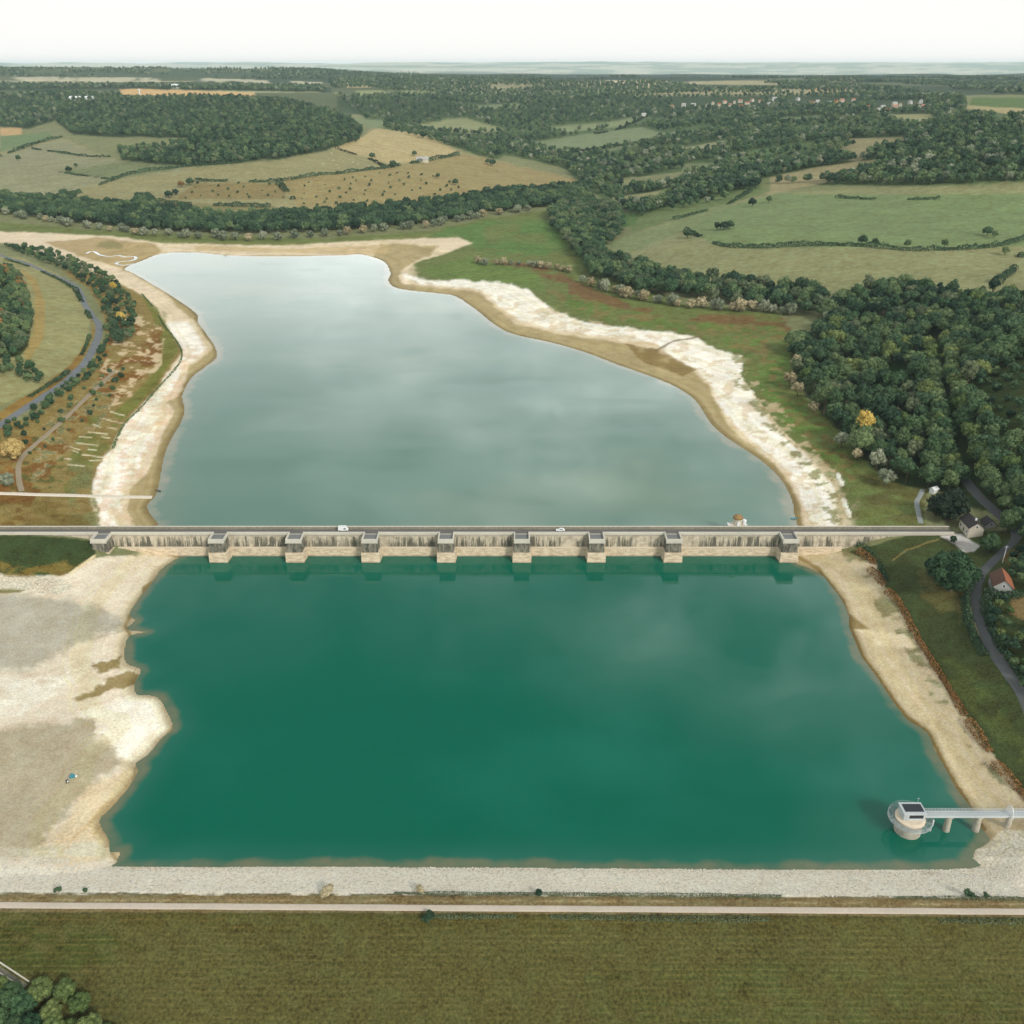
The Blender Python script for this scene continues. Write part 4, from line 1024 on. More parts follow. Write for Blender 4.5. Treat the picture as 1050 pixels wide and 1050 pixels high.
for i, (a, b, k) in enumerate(VH):
    loc = (vx[i], vy[i], vz[i] + .5); rz = rng.uniform(-.5, .5) + (1.57 if rng.random() < .35 else 0)
    HOUSES.append((vx[i], vy[i]))
    if k not in protoH:
        protoH[k] = house('village_house', loc, rz, 12, 8, 5.5, 3.8, WH[k][0], WH[k][1], WH[k][2], 'house', 'houses of the far village', small=True)
    else:
        src = protoH[k]; r_ = src.copy(); COL.objects.link(r_); r_.location = loc; r_.rotation_euler = (0, 0, rz)
        s_ = rng.uniform(.8, 1.25); r_.scale = (s_, rng.uniform(.8, 1.1), rng.uniform(.85, 1.1))
        for ch in src.children:
            c_ = ch.copy(); COL.objects.link(c_); c_.parent = r_
protoH[3]['label'] = WH[3][2]

# ------------------------------------------------------------------ trees
def ico(sub=1):
    bm = bmesh.new(); bmesh.ops.create_icosphere(bm, subdivisions=sub, radius=1)
    v = np.array([tuple(q.co) for q in bm.verts]); f = np.array([[q.index for q in fc.verts] for fc in bm.faces]); bm.free()
    return v, f
ICO1, ICO2 = ico(1), ico(2)
def leaf_cards(P, N, size, r):
    """one small bent leaf clump card per point"""
    n = len(P)
    N = N + r.normal(0, .6, (n, 3)); N /= np.linalg.norm(N, axis=1, keepdims=True) + 1e-9
    T = r.normal(0, 1, (n, 3)); T -= N * (T * N).sum(1, keepdims=True); T /= np.linalg.norm(T, axis=1, keepdims=True) + 1e-9
    B = np.cross(N, T)
    s = (size * r.uniform(.6, 1.25, (n, 1)))
    q = [P - T * s * .62, P - B * s * .5 + N * s * .14, P + T * s * .62, P + B * s * .5 + N * s * .14]
    Vv = np.stack(q, 1).reshape(-1, 3)
    return Vv, np.arange(4 * n).reshape(-1, 4)
def blob_crown(seed, rx, rz, zc, ncl, per, leaf, clump=.42, core=ICO1, low=.35, flat=1.0, shape='round'):
    """crown made of leaf clumps: (verts, quads)"""
    r = np.random.default_rng(seed)
    cen, rad = [], []
    for k in range(ncl):
        u = r.normal(0, 1, 3); u /= np.linalg.norm(u)
        if u[2] < -low: u[2] *= -.5; u /= np.linalg.norm(u)
        rr = r.uniform(.35, .72) if k > ncl // 5 else r.uniform(0, .35)
        wx = 1.0
        if shape == 'cone': wx = .55 + .6 * (1 - (u[2] * rr + .7) / 1.5)
        cen.append((u[0] * rx * rr * wx, u[1] * rx * rr * wx, zc + u[2] * rz * rr))
        rad.append(clump * rx * r.uniform(.65, 1.15))
    Vs, Qs, b = [], [], 0
    cv, cf = core
    for c, ra_ in zip(cen, rad):
        d = r.normal(0, 1, (per, 3)); d /= np.linalg.norm(d, axis=1, keepdims=True)
        out = np.array(c) - np.array((0, 0, zc)); keep = (d @ (out / (np.linalg.norm(out) + 1e-6))) > -.45
        d = d[keep]
        P = np.array(c) + d * ra_ * r.uniform(.82, 1.1, (len(d), 1)) * np.array((1, 1, flat))
        v, q = leaf_cards(P, d, leaf, r)
        Vs.append(v); Qs.append(q + b); b += len(v)
        v = np.array(c) + cv * ra_ * r.uniform(.55, .9, (len(cv), 1)) * np.array((1, 1, flat))
        q = np.concatenate([cf, cf[:, :1]], 1)
        Vs.append(v); Qs.append(q + b); b += len(v)
    return np.concatenate(Vs), np.concatenate(Qs)
def quads_mesh(name, V_, Q, m):
    """quads, some of which are triangles written with a repeated corner"""
    tri = Q[:, 0] == Q[:, 3]
    me = bpy.data.meshes.new(name)
    lens = np.where(tri, 3, 4).astype(np.int32)
    mask = np.ones(Q.shape, bool); mask[tri, 3] = False
    li = Q[mask].astype(np.int32)
    me.vertices.add(len(V_)); me.vertices.foreach_set('co', V_.astype(np.float32).ravel())
    me.loops.add(len(li)); me.loops.foreach_set('vertex_index', li)
    me.polygons.add(len(Q)); st = np.concatenate([[0], np.cumsum(lens)[:-1]]).astype(np.int32)
    me.polygons.foreach_set('loop_start', st); me.polygons.foreach_set('loop_total', lens)
    me.polygons.foreach_set('use_smooth', tri)
    for q in (m if isinstance(m, list) else [m]): me.materials.append(q)
    me.update(calc_edges=True)
    return me
def trunk_mb(h, r0, spread, seed):
    rd = random.Random(seed); b = MB()
    b.lathe([(r0 * 1.5, -1.2), (r0 * 1.1, .5), (r0 * .8, h * .45), (r0 * .45, h * .8)], 9)
    for k in range(5):
        a = k * 1.26 + rd.uniform(-.3, .3); z0 = h * rd.uniform(.3, .55)
        b.bar((0, 0, z0), (math.cos(a) * spread * .6, math.sin(a) * spread * .6, z0 + h * .3), r0 * .35, 6)
    return b
SHAPES = {}
for k in range(4): SHAPES['round%d' % k] = blob_crown(100 + k, 5.4, 5.6, 6.2, 30, 50, .8, .36, ICO2, low=.45)
for k in range(2): SHAPES['wide%d' % k] = blob_crown(140 + k, 6.4, 5.0, 5.6, 38, 50, .8, .33, ICO2, low=.4)
for k in range(2): SHAPES['willow%d' % k] = blob_crown(200 + k, 4.6, 3.9, 3.8, 30, 50, .65, .36, ICO2, low=.8)
SHAPES['tall0'] = blob_crown(230, 3.2, 6.2, 8.2, 26, 46, .8, .5, ICO1)
SHAPES['tall1'] = blob_crown(231, 3.6, 6.6, 8.6, 26, 46, .8, .46, ICO1)
SHAPES['cedar'] = blob_crown(240, 6.0, 6.0, 5.6, 70, 40, .7, .26, ICO2, low=.9, flat=.8, shape='cone')
SHAPES['hero'] = blob_crown(250, 5.8, 5.3, 5.6, 90, 120, .5, .26, ICO2, low=.8)
SHAPES['hero1'] = blob_crown(251, 5.6, 5.0, 5.2, 80, 120, .5, .27, ICO2, low=.8)
for k in range(3): SHAPES['bush%d' % k] = blob_crown(260 + k, 1.5, 1.3, 1.2, 11, 34, .4, .46, ICO2, low=.5)
for k in range(4): SHAPES['far%d' % k] = blob_crown(300 + k, 5.6, 6.4, 6.4, 12, 18, 1.5, .5, ICO1, low=.6)
_mc = {}
def crown_me(shape, m):
    if (shape, m) not in _mc: _mc[(shape, m)] = quads_mesh('crown', *SHAPES[shape], LM[m])
    return _mc[(shape, m)]
_tm = {}
def trunk_me(shape):
    k = shape[:4]
    if k not in _tm:
        h, r0, sp = {'will': (6, .3, 3.4), 'tall': (10, .3, 2.2), 'ceda': (9, .45, 3), 'hero': (9, .45, 4), 'bush': (1.6, .08, .8)}.get(k, (9, .32, 4))
        _tm[k] = trunk_mb(h, r0, sp, 5).mesh('trunk', M['bark'])
    return _tm[k]
_wh = {}
def whole_me(shape, m):
    """crown and trunk in one mesh, for trees too small to show their parts"""
    if (shape, m) not in _wh:
        V_, Q = SHAPES[shape]
        tm = trunk_me(shape)
        tv = np.array([tuple(v.co) for v in tm.vertices])
        tq = [list(pp.vertices) for pp in tm.polygons]
        tq = np.array([q if len(q) == 4 else (q + [q[0]] if len(q) == 3 else q[:3] + [q[3]]) for q in tq if len(q) in (3, 4)])
        me = quads_mesh('tree', np.concatenate([V_, tv]), np.concatenate([Q, tq + len(V_)]), [LM[m], M['bark']])
        mi = np.zeros(len(Q) + len(tq), np.int32); mi[len(Q):] = 1
        me.polygons.foreach_set('material_index', mi)
        _wh[(shape, m)] = me
    return _wh[(shape, m)]
NTREE = 0
def tree(name, shape, m, loc, s, label, cat='tree', group=None, parts=True, sz=None):
    global NTREE
    NTREE += 1
    rz = random.uniform(0, 6.28)
    sc = (s * random.uniform(.9, 1.1), s * random.uniform(.9, 1.1), (sz or s) * random.uniform(.9, 1.12))
    if parts:
        o = empty(name, loc, rz)
        link(bpy.data.objects.new('trunk', trunk_me(shape)), o)
        link(bpy.data.objects.new('crown', crown_me(shape, m)), o)
    else:
        o = bpy.data.objects.new(name, whole_me(shape, m)); o.location = loc; o.rotation_euler = (0, 0, rz); link(o)
    o.scale = sc
    return tag(o, label, cat, group)

def scatter(poly, spacing, n_try=60000, grow=0.0, avoid=(), inset=0.0, jit=3.0):
    """well spread points of the relief inside a photo outline"""
    P = np.array(poly, float)
    sel = np.where((PX > P[:, 0].min()) & (PX < P[:, 0].max()) & (PY > P[:, 1].min()) & (PY < P[:, 1].max()))[0]
    ok = inside_dist(poly, PX[sel] + j1[sel] * jit, PY[sel] + j2[sel] * jit * .4) < -inset
    for av in avoid: ok &= inside_dist(av, PX[sel], PY[sel]) > 0
    sel = sel[ok]
    rng.shuffle(sel)
    sel = sel[:n_try]
    grid, out = {}, []
    for i in sel:
        x, y = X[i], Y[i]
        r_ = spacing + grow * y
        cell = r_
        # cells of the local size, keyed on the size class so that far rows do not clash with near ones
        lv = int(math.log(r_) / .25); cell = math.exp(lv * .25)
        kx, ky = int(x // cell), int(y // cell)
        bad = False
        for ax in (-1, 0, 1):
            for ay in (-1, 0, 1):
                for (qx, qy) in grid.get((lv, kx + ax, ky + ay), ()):
                    if (qx - x) ** 2 + (qy - y) ** 2 < r_ * r_ * .9: bad = True; break
                if bad: break
            if bad: break
        if bad: continue
        grid.setdefault((lv, kx, ky), []).append((x, y)); out.append(i)
    jx, jy = rng.uniform(-.8, .8, len(out)), rng.uniform(-.8, .8, len(out))
    x, y = X[out] + jx, Y[out] + jy
    return np.stack([x, y, height(x, y)], 1)

FIELDS = [[(427,128),(473,120),(520,133),(490,137),(440,134)],[(357,120),(400,125),(392,132),(362,128)],[(543,147),(583,140),(660,130),(683,137),(670,146),(617,157),(570,157)],[(563,130),(627,125),(657,118),(640,129),(583,136)],
   [(700,152),(753,142),(750,147),(720,157),(700,159)],[(837,160),(873,142),(930,140),(927,150),(900,154),(880,166)],[(775,185),(833,172),(900,163),(902,173),(860,184),(787,200)],[(900,117),(953,117),(967,127),(930,130)],
   [(637,183),(700,176),(702,190),(640,194)],[(627,203),(667,197),(705,189),(690,200),(643,214)],[(637,220),(655,220),(652,230),(637,234)],[(700,168),(735,168),(725,177),(700,178)],[(745,160),(800,150),(800,158),(760,168)],
   [(800,121),(840,118),(850,123),(810,128)],[(340,93),(480,92),(700,90),(700,95),(470,98),(345,98)],[(985,121),(990,108),(1060,112),(1060,119),(1030,121)],[(690,102),(780,100),(780,110),(690,112)],[(808,101),(880,102),(880,109),(808,110)],[(895,104),(950,103),(950,113),(895,116)],[(480,108),(530,106),(540,110),(490,112)]]
cand = []      # (x, y, z, scale, shape, material, name, label, group, region)
def add(pts, s0, s1, shapes, mats, name, label, group, region):
    for (x, y, z) in pts:
        cand.append((x, y, z, rng.uniform(s0, s1), shapes[rng.integers(len(shapes))], mats[rng.integers(len(mats))], name, label, group, region))
RND = ['round0', 'round1', 'round2', 'round3', 'wide0', 'wide1']
ROADL_PX = [(-40,252),(7,264),(25,269),(43,277),(62,285),(77,293),(87,312),(101,332),(101,344),(87,372),(64,394),(27,418),(-8,441)]
# right wood, keeping the avenue and a clearing free
AV = [(940,350),(980,348),(990,420),(1002,460),(1016,490),(1040,522),(1012,535),(972,505),(952,440)]
CLEAR = [(905,375),(936,378),(932,396),(906,396)]
SCRUB = [(992,405),(1030,372),(1330,355),(1330,500),(1050,478),(1010,450)]
pts = scatter(WOODS['right'], 7.8, avoid=[AV, CLEAR, SCRUB], inset=2)
add(pts, .62, 1.4, RND + ['tall1'], ['green', 'mid', 'green', 'oak', 'mid', 'green', 'mid', 'lime', 'green', 'mid', 'olive'], 'broadleaf_tree', 'dark green broadleaf tree in the dense wood right of the upper lake', 'trees of the wood right of the upper lake', 'right')
def along(line, step, off=0, jit=.8):
    l = px_line(line, step)
    d = np.gradient(l, axis=0); d /= np.linalg.norm(d, axis=1, keepdims=True) + 1e-9
    q = l + np.stack([-d[:, 1], d[:, 0]], 1) * off + rng.uniform(-jit, jit, l.shape)
    return np.stack([q[:, 0], q[:, 1], height(q[:, 0], q[:, 1])], 1)
add(along([(950,362),(954,385),(958,415),(963,440),(966,462),(975,485),(982,500)], 8.0), .9, 1.15, ['round0', 'round1', 'round2'], ['mid', 'mid', 'lime'], 'avenue_tree', 'rounded pale green tree in the left row of the avenue', 'trees in the left row of the avenue', 'avenue')
add(along([(970,355),(973,380),(978,405),(984,430),(992,455),(1001,478),(1012,498),(1024,514)], 8.0), .9, 1.15, ['round0', 'round1', 'round3'], ['mid', 'mid', 'lime'], 'avenue_tree', 'rounded pale green tree in the right row of the avenue', 'trees in the right row of the avenue', 'avenue')
# tree belt along the right shore of the upper lake
BELT = [(562,218),(590,206),(634,216),(640,236),(614,262),(640,270),(690,285),(760,291),(842,306),(850,330),(800,318),(720,310),(650,300),(612,286),(590,262),(568,236)]
add(scatter(BELT, 8.5, inset=1), .9, 1.45, RND, ['green', 'mid', 'green', 'mid', 'olive'], 'broadleaf_tree', 'dark broadleaf tree in the belt along the right shore', 'trees of the belt along the right shore', 'belt')
add(along([(600,290),(630,302),(660,309),(700,315),(740,318),(780,320),(815,325)], 9, 0, 3.5), .8, 1.5, ['willow0', 'willow1'], ['grey', 'grey', 'grey', 'straw'], 'willow_tree', 'pale willow at the front edge of the right shore belt', 'willows before the right shore belt', 'belt')
add(along([(845,330),(860,338),(850,345)], 7, 0, 2.0), .9, 1.1, ['willow0', 'willow1'], ['grey'], 'willow_tree', 'silvery willow where the belt meets the right wood', 'willows where belt and wood meet', 'belt')
add(along([(487,270),(505,272),(525,272),(545,273),(565,276),(585,280)], 9, 0, 3), .7, 1.1, ['willow0', 'willow1'], ['straw', 'grey', 'straw'], 'willow_tree', 'low straw coloured willow bush on the green point', 'low willows on the green point', 'belt')
add(along([(565,228),(580,218),(610,225),(630,232)], 8, 0, 4), .8, 1.0, ['willow0', 'willow1'], ['grey', 'straw'], 'willow_tree', 'pale willow at the head of the right shore belt', 'pale willows at the head of the belt', 'belt')
# far shore belt under the left hill
BELT2 = [(-60,196),(60,208),(130,212),(150,204),(165,216),(240,224),(300,221),(420,212),(500,200),(560,195),(604,190),(606,206),(560,213),(500,220),(430,232),(330,240),(250,242),(150,237),(60,226),(-60,214)]
add(scatter(BELT2, 9.0, inset=1), 1.0, 1.5, RND, ['green', 'green', 'green', 'mid'], 'broadleaf_tree', 'dark broadleaf tree in the belt below the left hill', 'trees of the belt below the left hill', 'belt2')
add(along([(-20,218),(20,223),(60,230),(110,237),(150,241),(200,244),(250,246),(300,245),(350,241),(430,234),(500,222),(545,216)], 17, 0, 6), 1.0, 1.6, ['willow0', 'willow1'], ['grey', 'grey', 'grey', 'straw', 'grey'], 'willow_tree', 'pale willow in front of the belt below the left hill', 'willows before the belt below the left hill', 'belt2')
# left: lakeside thicket, hillside wood, hedge band
add(scatter([(2,252),(60,259),(95,276),(120,291),(139,312),(138,345),(124,354),(110,343),(110,326),(98,302),(72,280),(25,263)], 7.8, inset=.5, jit=1.5), .42, .75, RND, ['green', 'mid', 'green', 'green', 'mid', 'green', 'green', 'olive'], 'broadleaf_tree', 'small green tree in the thicket between road and shore', 'trees of the thicket left of the upper lake', 'left')
add(scatter([(112,346),(108,375),(90,390),(62,410),(34,436),(-40,475),(-40,455),(28,428),(58,404),(84,384),(100,366)], 5.5, inset=.3, jit=1.0), .3, .5, RND, ['mid', 'green', 'green'], 'broadleaf_tree', 'low green tree beside the left road verge', 'low trees along the left road verge', 'left')
add(scatter([(-60,272),(14,277),(26,294),(33,325),(28,356),(18,366),(-60,371)], 6.0, inset=.5, jit=1.5), .5, .8, RND, ['green', 'mid', 'mid', 'green', 'mid', 'mid', 'orange', 'olive', 'mid', 'green', 'mid', 'mid', 'olive', 'green'], 'broadleaf_tree', 'tree in the mixed green and orange wood at the left edge', 'trees of the wood at the left edge', 'left')
add(scatter([(-60,372),(25,371),(44,386),(40,397),(20,386),(-60,380)], 6.0, jit=1), .45, .65, RND, ['green', 'mid'], 'broadleaf_tree', 'small tree in the hedge band between the left fields', 'trees of the band between the left fields', 'left')
# bottom left corner and right bank
add(scatter([(-40,1022),(20,1022),(60,1022),(96,1040),(115,1075),(-40,1090)], 4.0, jit=2), .45, .7, ['hero', 'hero1'], ['mid', 'lime', 'oak', 'lime'], 'broadleaf_tree', 'leafy tree in the bottom left corner below the embankment', 'trees at the foot of the near embankment', 'corner')
add(scatter([(1005,500),(1030,512),(1330,540),(1330,590),(1052,575),(1048,552),(1036,530)], 7.0, jit=2), .6, .9, RND, ['green', 'mid', 'green'], 'broadleaf_tree', 'green tree lining the lane behind the keeper\'s house', 'trees along the lane behind the house', 'bank')
add(scatter([(1036,575),(1060,565),(1330,570),(1330,615),(1050,606),(1038,596)], 5.0, jit=2), .35, .55, RND, ['green', 'mid'], 'broadleaf_tree', 'bushy tree on the slope right of the red roofed house', 'trees right of the red roofed house', 'bank')
add(scatter([(1013,640),(1025,615),(1040,640),(1330,660),(1330,760),(1062,722),(1035,680)], 4.6, jit=2), .3, .55, RND, ['green', 'mid', 'lime'], 'broadleaf_tree', 'bushy tree on the slope right of the lane', 'trees right of the lane', 'bank')
# woods far off
for key, lab in (('hill', 'far broadleaf tree on the wooded hilltop'), ('valley', 'far tree in the wooded valley'), ('plateau', 'far tree of the plateau wood'), ('fargrove', 'far tree of the plateau grove'), ('copses', 'far tree of the plateau copses'), ('ridge', 'far tree of the ridge woods')):
    avoid = FIELDS if key == 'valley' else [[(185,145),(290,150),(205,147)]]
    pts = scatter(WOODS[key], 7.5, 200000, grow=.0012 if key == 'hill' else .0015, avoid=avoid, inset=.5, jit=1.5)
    print(key, len(pts))
    ok = np.ones(len(pts), bool)
    for hx_, hy_ in HOUSES: ok &= ~((np.abs(pts[:, 0] - hx_) < 14) & (pts[:, 1] < hy_ + 10) & (pts[:, 1] > hy_ - 45))
    pts = pts[ok]
    if key == 'copses': pts = pts[fbm(pts[:, 0] / 300, pts[:, 1] / 520, 88, 3) > .5]
    if key == 'ridge': pts = pts[fbm(pts[:, 0] / 300, pts[:, 1] / 300, 89, 3) > .42]
    if key == 'valley':
        qx, qy = project(pts[:, 0], pts[:, 1], pts[:, 2]); ok = rng.random(len(pts)) < np.where((fbm(pts[:, 0] / 130, pts[:, 1] / 130, 77, 3) > .45) | (qy < 121) | ((qx > 900) & (qy > 128) & (qy < 165)), 1, .2); pts = pts[ok]
    add(pts, .8 if key == 'hill' else .75, 1.25 if key == 'hill' else 1.35, ['far0', 'far1', 'far2', 'far3'], ['green', 'green', 'mid', 'green', 'green', 'mid', 'green', 'olive', 'mid', 'grey', 'green', 'mid'] if key != 'hill' else ['green', 'green', 'mid', 'green', 'mid', 'green', 'olive', 'green', 'green', 'mid', 'green', 'olive', 'green'], 'broadleaf_tree', lab, 'far woods', key)

for ln in ([(640,201),(675,195),(706,187)], [(625,177),(660,172),(700,167),(742,160)], [(690,215),(720,209),(745,205)], [(712,183),(760,176),(800,169)], [(655,222),(690,208),(720,196),(752,188)],
           [(545,161),(600,157),(645,149)], [(470,137),(500,139),(535,141)], [(560,128),(600,122),(640,115)], [(735,169),(775,161),(820,152)], [(800,188),(860,184),(905,176)], [(905,190),(970,188),(1055,184)], [(830,165),(850,158),(872,150)]):
    add(along(ln, 11, 0, 4), .7, 1.15, ['far0', 'far1', 'far2', 'far3'], ['green', 'green', 'mid', 'grey', 'mid'], 'broadleaf_tree', 'far tree in the wooded valley', 'far woods', 'valley')
# the nearest of each kind become things, the rest a mass
cand.sort(key=lambda c: -c[3] / math.hypot(c[0], c[1], H))
LIMIT = {'broadleaf_tree': 285, 'willow_tree': 120, 'avenue_tree': 60}
count, rest = {}, {}
for c in cand:
    x, y, z, s, sh, m, name, lab, grp, reg = c
    px, py = project(x, y, z + 5)
    inview = -8 < px < 1058 and py < 1062
    if inview and reg not in WOODS or (inview and reg == 'right'):
        if count.get(name, 0) < LIMIT[name]:
            count[name] = count.get(name, 0) + 1
            dist = math.hypot(x, y, H)
            mm = {'grey': 'silvery ', 'straw': 'straw coloured ', 'yellow': 'yellow ', 'orange': 'orange ', 'russet': 'russet '}.get(m, '')
            if reg == 'left' and m in ('yellow', 'orange', 'russet'):
                lab2 = {'yellow': 'small yellow tree in the thicket between road and shore', 'orange': 'orange tree in the wood at the left edge', 'russet': 'russet tree in the wood at the left edge'}[m]
                tree('autumn_tree', sh, m, (x, y, z), s, lab2, 'tree', 'autumn trees on the left', s * 10 / dist * F > 14)
            else:
                tree(name, sh, m, (x, y, z), s, lab, 'tree', grp, s * 10 / dist * F > 14)
            continue
    rest.setdefault(reg, []).append(c)
print('individual', count, 'rest', {k: len(v) for k, v in rest.items()})

def mass(name, pts, label, cat):
    """one object that plants many far trees on its points"""
    kinds = sorted({(c[4], c[5]) for c in pts})
    V_ = np.array([(c[0], c[1], c[2]) for c in pts])
    me = bpy.data.meshes.new(name); me.vertices.add(len(V_)); me.vertices.foreach_set('co', V_.astype(np.float32).ravel())
    for an, arr in (('size', [c[3] for c in pts]), ('turn', rng.uniform(0, 6.28, len(pts)))):
        a = me.attributes.new(an, 'FLOAT', 'POINT'); a.data.foreach_set('value', np.asarray(arr, np.float32))
    a = me.attributes.new('variant', 'INT', 'POINT'); a.data.foreach_set('value', np.array([kinds.index((c[4], c[5])) for c in pts], np.int32))
    me.update()
    o = link(bpy.data.objects.new(name, me)); tag(o, label, cat, kind='stuff')
    ng = bpy.data.node_groups.new(name + '_planting', 'GeometryNodeTree')
    ng.interface.new_socket('Geometry', in_out='INPUT', socket_type='NodeSocketGeometry')
    ng.interface.new_socket('Geometry', in_out='OUTPUT', socket_type='NodeSocketGeometry')
    N, Lk = ng.nodes, ng.links
    gi, go = N.new('NodeGroupInput'), N.new('NodeGroupOutput')
    jn = N.new('GeometryNodeJoinGeometry')
    def attr(nm, ty):
        q = N.new('GeometryNodeInputNamedAttribute'); q.data_type = ty; q.inputs['Name'].default_value = nm; return q.outputs[0]
    sz, tn, vr = attr('size', 'FLOAT'), attr('turn', 'FLOAT'), attr('variant', 'INT')
    cx = N.new('ShaderNodeCombineXYZ'); Lk.new(tn, cx.inputs[2])
    for k, (sh, m) in enumerate(kinds):
        src = PROTO(sh, m)
        oi = N.new('GeometryNodeObjectInfo'); oi.inputs['Object'].default_value = src; oi.inputs['As Instance'].default_value = True; oi.transform_space = 'ORIGINAL'
        cmp_ = N.new('FunctionNodeCompare'); cmp_.data_type = 'INT'; cmp_.operation = 'EQUAL'
        Lk.new(vr, cmp_.inputs['A'] if False else cmp_.inputs[2]); cmp_.inputs[3].default_value = k
        ip = N.new('GeometryNodeInstanceOnPoints')
        Lk.new(gi.outputs[0], ip.inputs['Points']); Lk.new(cmp_.outputs[0], ip.inputs['Selection']); Lk.new(oi.outputs['Geometry'], ip.inputs['Instance'])
        Lk.new(cx.outputs[0], ip.inputs['Rotation']); Lk.new(sz, ip.inputs['Scale'])
        Lk.new(ip.outputs[0], jn.inputs[0])
    Lk.new(jn.outputs[0], go.inputs[0])
    md = o.modifiers.new('planting', 'NODES'); md.node_group = ng
    return o
_pr = {}
def PROTO(sh, m):
    if (sh, m) not in _pr:
        _pr[(sh, m)] = bpy.data.objects.new('tree_shape', crown_me(sh, m))
    return _pr[(sh, m)]
MASSLAB = {'hill': ('woodland', 'dense wood covering the rounded hilltop on the left'), 'valley': ('woodland', 'woods filling the valley behind the upper lake'), 'plateau': ('woodland', 'dark woods on the plateau at the upper left'),
           'ridge': ('woodland', 'pale woods along the far left ridge'), 'copses': ('woodland', 'scattered copses on the far plateau'),
           'fargrove': ('woodland', 'thin line of woods on the far plateau'), 'right': ('undergrowth', 'rest of the dense wood on the right slope'), 'belt': ('undergrowth', 'rear rows of the tree belt on the right shore'),
           'belt2': ('treeline', 'tree belt along the foot of the left hill'), 'left': ('undergrowth', 'rest of the thickets left of the upper lake'), 'corner': ('undergrowth', 'more leaves at the foot of the embankment'), 'bank': ('undergrowth', 'rest of the trees along the right lane'), 'avenue': ('undergrowth', 'rest of the avenue')}
for reg, pts in rest.items():
    mass(MASSLAB[reg][0], pts, MASSLAB[reg][1], 'woods')

# single trees that stand out
def one(name, shape, m, px, py, s, label, parts=True, sz=None, cat='tree', group=None):
    x, y, z = spot(px, py)
    return tree(name, shape, m, (x, y, z - .1), s, label, cat, group, parts, sz)
one('oak_tree', 'hero', 'oak', 974, 606, 2.0, 'huge spreading green oak on the bank before the lane', sz=1.85)
one('oak_tree', 'hero1', 'mid', 1013, 566, .85, 'round green tree in front of the keeper\'s house')
one('oak_tree', 'hero1', 'green', 955, 590, .9, 'smaller green tree joined to the left side of the big oak')
one('oak_tree', 'hero', 'mid', 1032, 545, .95, 'olive green tree between the house and the bend of the lane')
one('shrub', 'hero1', 'green', 977, 556, .35, 'dark round shrub at the end of the dam road', cat='shrub')
one('cedar_tree', 'cedar', 'black', 972, 533, 1.75, 'very dark broad conifer above the right end of the dam', sz=1.55)
one('cedar_tree', 'cedar', 'black', 958, 529, 1.1, 'dark conifer left of the largest one by the dam end', sz=1.0)
one('yellow_tree', 'tall1', 'yellow', 883, 457, 1.4, 'bright yellow tree at the edge of the right wood')
one('yellow_tree', 'hero1', 'gold', 15, 471, 1.2, 'golden round tree by the left dirt track')
one('pale_tree', 'willow0', 'grey', 8, 498, 1.0, 'grey green bush below the golden tree on the left')
for px, py, s, m, lab in [(821,372,1.05,'straw','straw coloured tree at the left tip of the right wood'), (814,392,1.15,'straw','tallest tan tree on the left edge of the right wood'), (822,403,1.05,'straw','tan tree in front of the tallest tan one'),
                          (839,420,.9,'straw','tan tree between two gaps on the wood edge'), (861,428,1.0,'grey','pale upright tree left of the bright yellow one'), (883,468,.8,'straw','small tan tree right below the bright yellow one'),
                          (903,478,1.15,'grey','pale silvery tree at the lower edge of the right wood'), (912,494,1.05,'grey','lowest silvery tree of the right wood edge'), (867,455,1.0,'grey','grey green round tree left below the yellow one')]:
    one('pale_tree', 'tall0' if py == 428 else 'round1', m, px - 5, py + 4, s * (.95 if py == 428 else .85), lab)
for px, py, s, m, lab in [(117,298,.75,'yellow','golden tree at the top of the lakeside thicket'), (125,330,.85,'yellow','broad yellow green tree in the lakeside thicket'), (122,352,1.0,'green','large dark tree at the lower end of the lakeside thicket')]:
    one('broadleaf_tree' if m == 'green' else 'yellow_tree', 'hero', m, px, py, s, lab)
